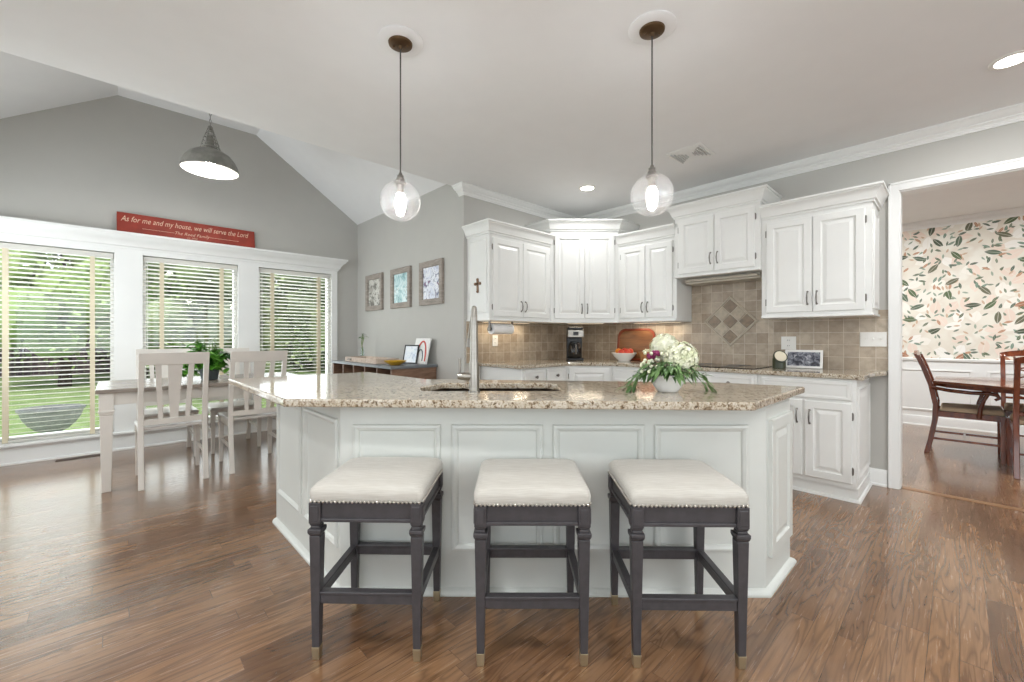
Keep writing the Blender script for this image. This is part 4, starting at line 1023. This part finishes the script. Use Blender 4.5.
# ------------------------------------------------------------------ things on the kitchen counter
ZT = .915
t = thing('coffee_maker', 'black and steel drip coffee maker standing in the counter corner', 'coffee maker', (3.885, 3.05, ZT), ca)
MB().box(-.09, .09, -.09, .12, 0, .03).build('base', 'black', t, bevel=.008)
MB().box(-.088, .088, .04, .12, .03, .28).build('tower', 'black', t, bevel=.006)
MB().box(-.092, .092, -.09, .12, .265, .355).build('brew_head', 'steel', t, bevel=.008)
MB().box(-.085, .085, -.08, .115, .355, .385).build('lid', 'black', t, bevel=.01)
MB().lathe([(.06, .032), (.072, .05), (.076, .12), (.062, .18), (.05, .20)], (0, -.02), 28).build('carafe', mat('smoked_glass', '#1b1a1a', .08), t, 40)
MB().lathe([(.045, .2), (.05, .2), (.05, .215), (.02, .222)], (0, -.02), 24).build('carafe_lid', 'black', t, 40)
MB().tube([(0, -.07, .19), (0, -.11, .18), (0, -.115, .12), (0, -.09, .08)], .008, 8).build('handle', 'steel', t, 40)
MB().box(-.03, .03, -.0925, -.0905, .29, .33).build('display', 'black', t)
# fruit bowl, fruit, board, basket
bx, by = 4.20, 2.60
m = MB().lathe([(.06, 0), (.066, .006), (.11, .05), (.134, .085), (.142, .09), (.138, .093), (.126, .084), (.10, .05), (.055, .014)], n=36)
solo(m, 'fruit_bowl', 'white', 'white ceramic fruit bowl in front of the leaning wooden board', 'bowl', (bx, by, ZT), smooth=40)
def fruit(kind, lab, dx_, dy_, z, r):
    m = MB().ball((0, 0, 0), r, 18, 12, .93); m.tube([(0, 0, r*.8), (.003, 0, r*1.12)], .002, 5)
    solo(m, kind, 'apple' if kind == 'apple' else 'orange', lab, kind, (bx+dx_, by+dy_, ZT+z), smooth=60, group='fruit in the white bowl')
cR, sR = math.cos(base_rot), math.sin(base_rot)
def rot(u, v): return (u*cR-v*sR, u*sR+v*cR)
for kind, lab, u, v, z, r in (('orange', 'orange at the back left of the fruit bowl', -.055, .025, .108, .036), ('apple', 'red apple at the left front of the fruit bowl', -.045, -.05, .100, .034), ('apple', 'red apple in the front middle of the fruit bowl', .02, -.05, .105, .036),
                              ('apple', 'red apple at the right side of the fruit bowl', .07, .0, .108, .036), ('apple', 'red apple at the back of the fruit bowl', .015, .045, .11, .036)):
    a_, b_ = rot(u, v); fruit(kind, lab, a_, b_, z, r)
# cutting board leaning in the corner on the cooktop wall
t = thing('cutting_board', 'large rounded wooden board with a red-brown rim leaning on the tiles', 'cutting board', (XR-.035-.075, 2.83, ZT), -PI/2)
t.rotation_euler = (math.radians(-9), 0, -PI/2)
def rr2(hw, h_, r, y, z0=0):
    pts = []
    for cx_, cz_, a0 in ((hw-r, h_-r, 0), (-hw+r, h_-r, PI/2), (-hw+r, z0+r, PI), (hw-r, z0+r, 1.5*PI)):
        for k in range(8):
            an = a0+k*PI/14; pts.append((cx_+r*math.cos(an), y, cz_+r*math.sin(an)))
    return pts
m = MB(); m.loft([rr2(.235, .37, .09, .0), rr2(.235, .37, .09, -.02), rr2(.215, .35, .08, -.02, .02), rr2(.21, .345, .08, -.012, .025)], True); m.build('rim', 'board_rim', t, 30)
o = MB().loft([rr2(.209, .344, .079, -.0125, .026), rr2(.209, .344, .079, -.0145, .026)]).build('face', 'board', t)
t.location = (XR-.075, 2.575, ZT)
t = thing('basket', 'small woven basket with white buds beside the fruit bowl', 'basket', (4.27, 2.36, ZT))
MB().lathe([(.06, 0), (.065, .01), (.085, .10), (.09, .105), (.085, .108), (.06, .02)], n=28).build('basket_body', 'basket', t, 40)
m = MB(); rnd = random.Random(9)
for k in range(24): a = rnd.uniform(0, 6.28); r_ = rnd.uniform(0, .07); m.ball((r_*math.cos(a), r_*math.sin(a), rnd.uniform(.10, .13)), .012, 8, 6)
m.build('bud', 'petal', t, 60)
# jar and digital frame by the doorway
t = thing('candle_jar', 'dark green candle jar with its round lid propped up, right of the cooktop', 'candle', (4.15, 1.06, ZT), base_rot-.15)
MB().lathe([(.046, 0), (.05, .004), (.05, .085), (.046, .088), (.044, .075)], n=28).build('jar', 'darkgreen', t, 40)
m = MB(); m.mx = Matrix.Translation((-.01, -.045, .105)) @ Matrix.Rotation(math.radians(62), 4, 'X'); m.lathe([(.055, -.006), (.055, .004), (.05, .006), (.048, .002)], n=32); m.build('lid', 'darkgreen', t, 30)
m = MB(); m.mx = Matrix.Translation((-.01, -.045, .105)) @ Matrix.Rotation(math.radians(62), 4, 'X'); m.lathe([(.046, .003), (.046, .006)], n=32); m.build('lid_face', 'wax', t, 30)
t = thing('digital_photo_frame', 'small white-rimmed digital frame with a dark photo leaning on the backsplash', 'picture', (4.30, 1.055, ZT), -PI/2+.0); t.rotation_euler = (math.radians(-16), 0, -PI/2+.1)
MB().rings(.27, .16, [(0, 0), (0, .014), (.018, .014), (.019, .010)], False).box(0, .27, -.002, .006, 0, .16).build('frame', 'white', t)
MB().box(.018, .252, -.011, -.002, .018, .142).build('screen', m_photo('mono_photo', ['#15161c', '#3a3d4a', '#8a8d96', '#d9dade'], 26), t)

# ------------------------------------------------------------------ dining room furniture
t = thing('dining_table', 'polished mahogany dining table with clipped corners in the room beyond', 'table', (6.29, -.95, 0))
tp = [(-.66, .64), (-.33, 1.13), (.33, 1.13), (.66, .64), (.66, -1.1), (-.66, -1.1)]
MB().prism(tp, .725, .75).build('tabletop', 'mahtop', t, bevel=.004)
MB().prism([(x*.9, y*.92) for x, y in tp], .685, .725).build('apron', 'mahog', t)
for y in (.25, -.75):
    MB().lathe([(.06, .06), (.05, .12), (.035, .2), (.06, .34), (.07, .42), (.04, .5), (.05, .62), (.09, .685)], (0, y), 24).build('pedestal', 'mahog', t, 40)
    for k in range(4):
        a = PI/4+k*PI/2; MB().tube([(.03*math.cos(a), y+.03*math.sin(a), .14), (.16*math.cos(a), y+.16*math.sin(a), .10), (.28*math.cos(a), y+.28*math.sin(a), .02)], [.03, .026, .018], 8).build('foot', 'mahog', t, 40)
def make_mchair(arms):
    t = thing('mahogany_armchair' if arms else 'mahogany_chair', '', 'chair')
    w2 = .245 if arms else .22
    m = MB(); m.hexa([(-w2+.02, .03, .44), (w2-.02, .03, .44), (w2, .47, .44), (-w2, .47, .44)], [(-w2+.03, .04, .48), (w2-.03, .04, .48), (w2-.02, .46, .49), (-w2+.02, .46, .49)])
    m.build('seat_cushion', 'tan', t, bevel=.015)
    for s in (-1, 1):
        prof = [(0, -.06), (.15, -.03), (.35, .0), (.5, .005), (.7, -.03), (.88, -.085), (1.0, -.13)]
        MB().loft([[(s*(w2-.02)-.018, y-.02, z), (s*(w2-.02)+.018, y-.02, z), (s*(w2-.02)+.018, y+.02, z), (s*(w2-.02)-.018, y+.02, z)] for z, y in prof]).build('rear_leg', 'mahog', t, 30, bevel=.004)
        MB().taper(s*(w2-.01), .455, 0, .44, .017, .023).build('front_leg', 'mahog', t, bevel=.003)
        MB().box(s*(w2-.015)-.011, s*(w2-.015)+.011, .01, .44, .385, .44).build('seat_rail', 'mahog', t)
        MB().box(s*(w2-.015)-.008, s*(w2-.015)+.008, -.02, .44, .15, .172).build('stretcher', 'mahog', t)
        if arms:
            MB().tube([(s*(w2-.01), -.03, .675), (s*(w2+.02), .1, .655), (s*(w2+.03), .25, .645), (s*(w2+.02), .36, .65), (s*(w2+.02), .41, .64), (s*(w2+.02), .43, .61), (s*(w2+.02), .40, .59)], [.016, .018, .018, .02, .019, .017, .012], 10).build('arm', 'mahog', t, 50)
            MB().tube([(s*(w2+.02), .36, .65), (s*(w2+.02), .33, .58), (s*(w2+.01), .31, .50), (s*(w2+.005), .30, .40)], [.016, .015, .018, .018], 8).build('arm_support', 'mahog', t, 50)
    MB().box(-w2+.01, w2-.01, .44, .462, .385, .44).build('front_rail', 'mahog', t)
    MB().box(-w2+.02, w2-.02, .2, .216, .152, .17).build('stretcher', 'mahog', t)
    m = MB(); n = 10; R_ = []
    for i in range(n+1):
        x = -w2+2*w2*i/n; k_ = 1-(x/w2)**2
        R_.append([(x, -.125-.012, .96+.02*k_), (x, -.125+.012, .96+.02*k_), (x, -.145+.012, 1.01+.035*k_), (x, -.145-.012, 1.01+.035*k_)])
    m.loft(R_); m.build('crest_rail', 'mahog', t, 40)
    m = MB()
    def yb(z): return .005-.135*((z-.5)/.5)**1.4 if z > .5 else .005
    for k in range(4):          # interlaced pierced splat
        for s in (-1, 1):
            zc = .60+k*.095; pts = []
            for q in range(13):
                a = 2*PI*q/12; z = zc+.062*math.sin(a); pts.append((s*.05+.062*math.cos(a), yb(z), z))
            m.tube(pts, .008, 6)
    m.tube([(-w2+.02, yb(.53), .53), (w2-.02, yb(.53), .53)], .012, 8)
    for s in (-1, 1): m.tube([(s*.115, yb(z), z) for z in (.53, .65, .78, .88, .97)], .009, 6)
    m.build('pierced_splat', 'mahog', t, 50)
    return t
ac = make_mchair(True); ac.location = (6.29, .17, 0); ac.rotation_euler = (0, 0, PI); ac['label'] = 'carved mahogany armchair with tan seat at the head of the dining table'
sc_ = make_mchair(False); sc_.location = (5.55, -.53, 0); sc_.rotation_euler = (0, 0, -PI/2); sc_['label'] = 'mahogany side chair on the near side of the dining table, cut by the right edge'
s2_ = copy_tree(sc_); s2_.location = (7.06, -.53, 0); s2_.rotation_euler = (0, 0, PI/2); s2_['label'] = 'mahogany side chair on the far side of the dining table, by the wallpaper'
for q in (ac, sc_, s2_): q['group'] = 'mahogany chairs around the dining table'

# ------------------------------------------------------------------ garden beyond the windows
struct(MB().box(-45, 35, YW+.16, 60, -.5, -.25), 'ground', 'grass')
t = thing('garden_planter', 'wide grey stone planter bowl on the lawn outside the left window', 'planter', (-.56, 8.05, -.25))
MB().lathe([(.17, 0), (.17, .05), (.09, .08), (.065, .14), (.075, .19), (.10, .215)], n=28).build('pedestal', 'stone', t, 40)
MB().lathe([(.08, .21), (.14, .24), (.21, .31), (.265, .40), (.29, .49), (.31, .50), (.31, .53), (.28, .53), (.25, .44), (.08, .34)], n=40).build('bowl', 'stone', t, 40)
def tree(lab, x, y, h, sp_, mname, n, trunk=.16, lo=1.2, seed=0, ls=.16, group='trees in the garden'):
    t = thing('garden_tree', lab, 'tree', (x, y, -.25), 0, group)
    rnd = random.Random(seed); m = MB()
    m.tube([(0, 0, 0), (.05, 0, lo), (-.05, .1, h*.5), (.0, 0, h*.8)], [trunk, trunk*.75, trunk*.5, .03], 8)
    cl = []
    for k in range(9):
        a = rnd.uniform(0, 6.28); r_ = rnd.uniform(.2, .75)*sp_; z = rnd.uniform(lo+.3, h*.85)
        m.tube([(0, 0, max(lo*.8, z-.9)), (r_*.5*math.cos(a), r_*.5*math.sin(a), z-.3), (r_*math.cos(a), r_*math.sin(a), z)], [trunk*.4, trunk*.25, .02], 6); cl.append((r_*math.cos(a), r_*math.sin(a), z))
    m.build('trunk', 'bark', t, 50)
    f = MB(); cl += [(rnd.gauss(0, sp_*.45), rnd.gauss(0, sp_*.45), rnd.uniform(lo+.2, h)) for _ in range(22)]
    for i in range(n):
        c_ = rnd.choice(cl); R_ = sp_*.34
        p = Vector((c_[0]+rnd.gauss(0, R_), c_[1]+rnd.gauss(0, R_), max(lo*.6, c_[2]+rnd.gauss(0, R_*.7))))
        d1 = Vector([rnd.gauss(0, 1) for _ in range(3)]).normalized(); d2 = d1.orthogonal().normalized(); s = ls*rnd.uniform(.6, 1.3)
        f.add([tuple(p), tuple(p+d1*s*.5+d2*s*.3), tuple(p+d1*s), tuple(p+d1*s*.5-d2*s*.3)], [(0, 1, 2, 3)])
    for c_ in cl: f.ball((c_[0], c_[1], max(lo, c_[2])), sp_*.27, 8, 6)
    f.build('foliage', mname, t, fix=False)
for i, (x, y, h, sp_, mn, n, lo, ls, lab) in enumerate((
    (-1.0, 18, 6.5, 2.6, 'tree2', 3600, 1.2, .2, 'light green tree spreading over the lawn behind the stone planter'),
    (-5.5, 23, 9, 3.6, 'tree1', 3600, .8, .26, 'tall green tree at the far left of the garden'),
    (.8, 20, 8, 3.2, 'tree1', 3400, .8, .26, 'green tree between the left and middle windows, far back'),
    (2.2, 11.8, 5.0, 1.7, 'tree3', 3200, .5, .15, 'dark olive tree close behind the middle window'),
    (6.6, 17.0, 7, 2.4, 'tree2', 3000, .8, .22, 'light green tree seen through the right part of the middle window'),
    (5.3, 12.5, 5.5, 2.0, 'tree3', 3200, .3, .16, 'dark bushy tree close behind the right window'),
    (9, 21, 9, 3.6, 'tree1', 3000, .6, .28, 'tall tree at the far right of the garden'),
    (-9.5, 24, 11, 4.5, 'tree1', 2600, .6, .36, 'tall tree beyond the fence on the left edge'),
    (3.2, 27, 12, 5, 'tree3', 2600, .6, .4, 'tall dark tree behind the pale shed'))):
    tree(lab, x, y, h, sp_, mn, n, .15, lo, 20+i, ls)
t = thing('garden_fence', 'dark weathered board fence across the back of the lawn', 'fence', (0, 24, -.25))
m = MB()
for k in range(190): m.box(-22+k*.2, -21.81+k*.2, 0, .02, 0, 1.5)
m.build('boards', 'fence', t); MB().box(-22, 16, .02, .07, .3, .4).box(-22, 16, .02, .07, 1.15, 1.25).build('rails', 'fence', t)
t = thing('garden_shed', 'pale sided garden shed seen through the middle window', 'shed', (3.6, 19.5, -.25), .1)
MB().box(-1.2, 1.2, 0, 2.2, 0, 1.9).build('wall', 'siding', t)
MB().loft([[(-1.35, -.15, 1.9), (1.35, -.15, 1.9), (0, -.15, 2.6)], [(-1.35, 2.35, 1.9), (1.35, 2.35, 1.9), (0, 2.35, 2.6)]]).build('roof', 'roof', t)
MB().box(-.4, .4, -.03, 0, 0, 1.7).build('door', 'trim', t)
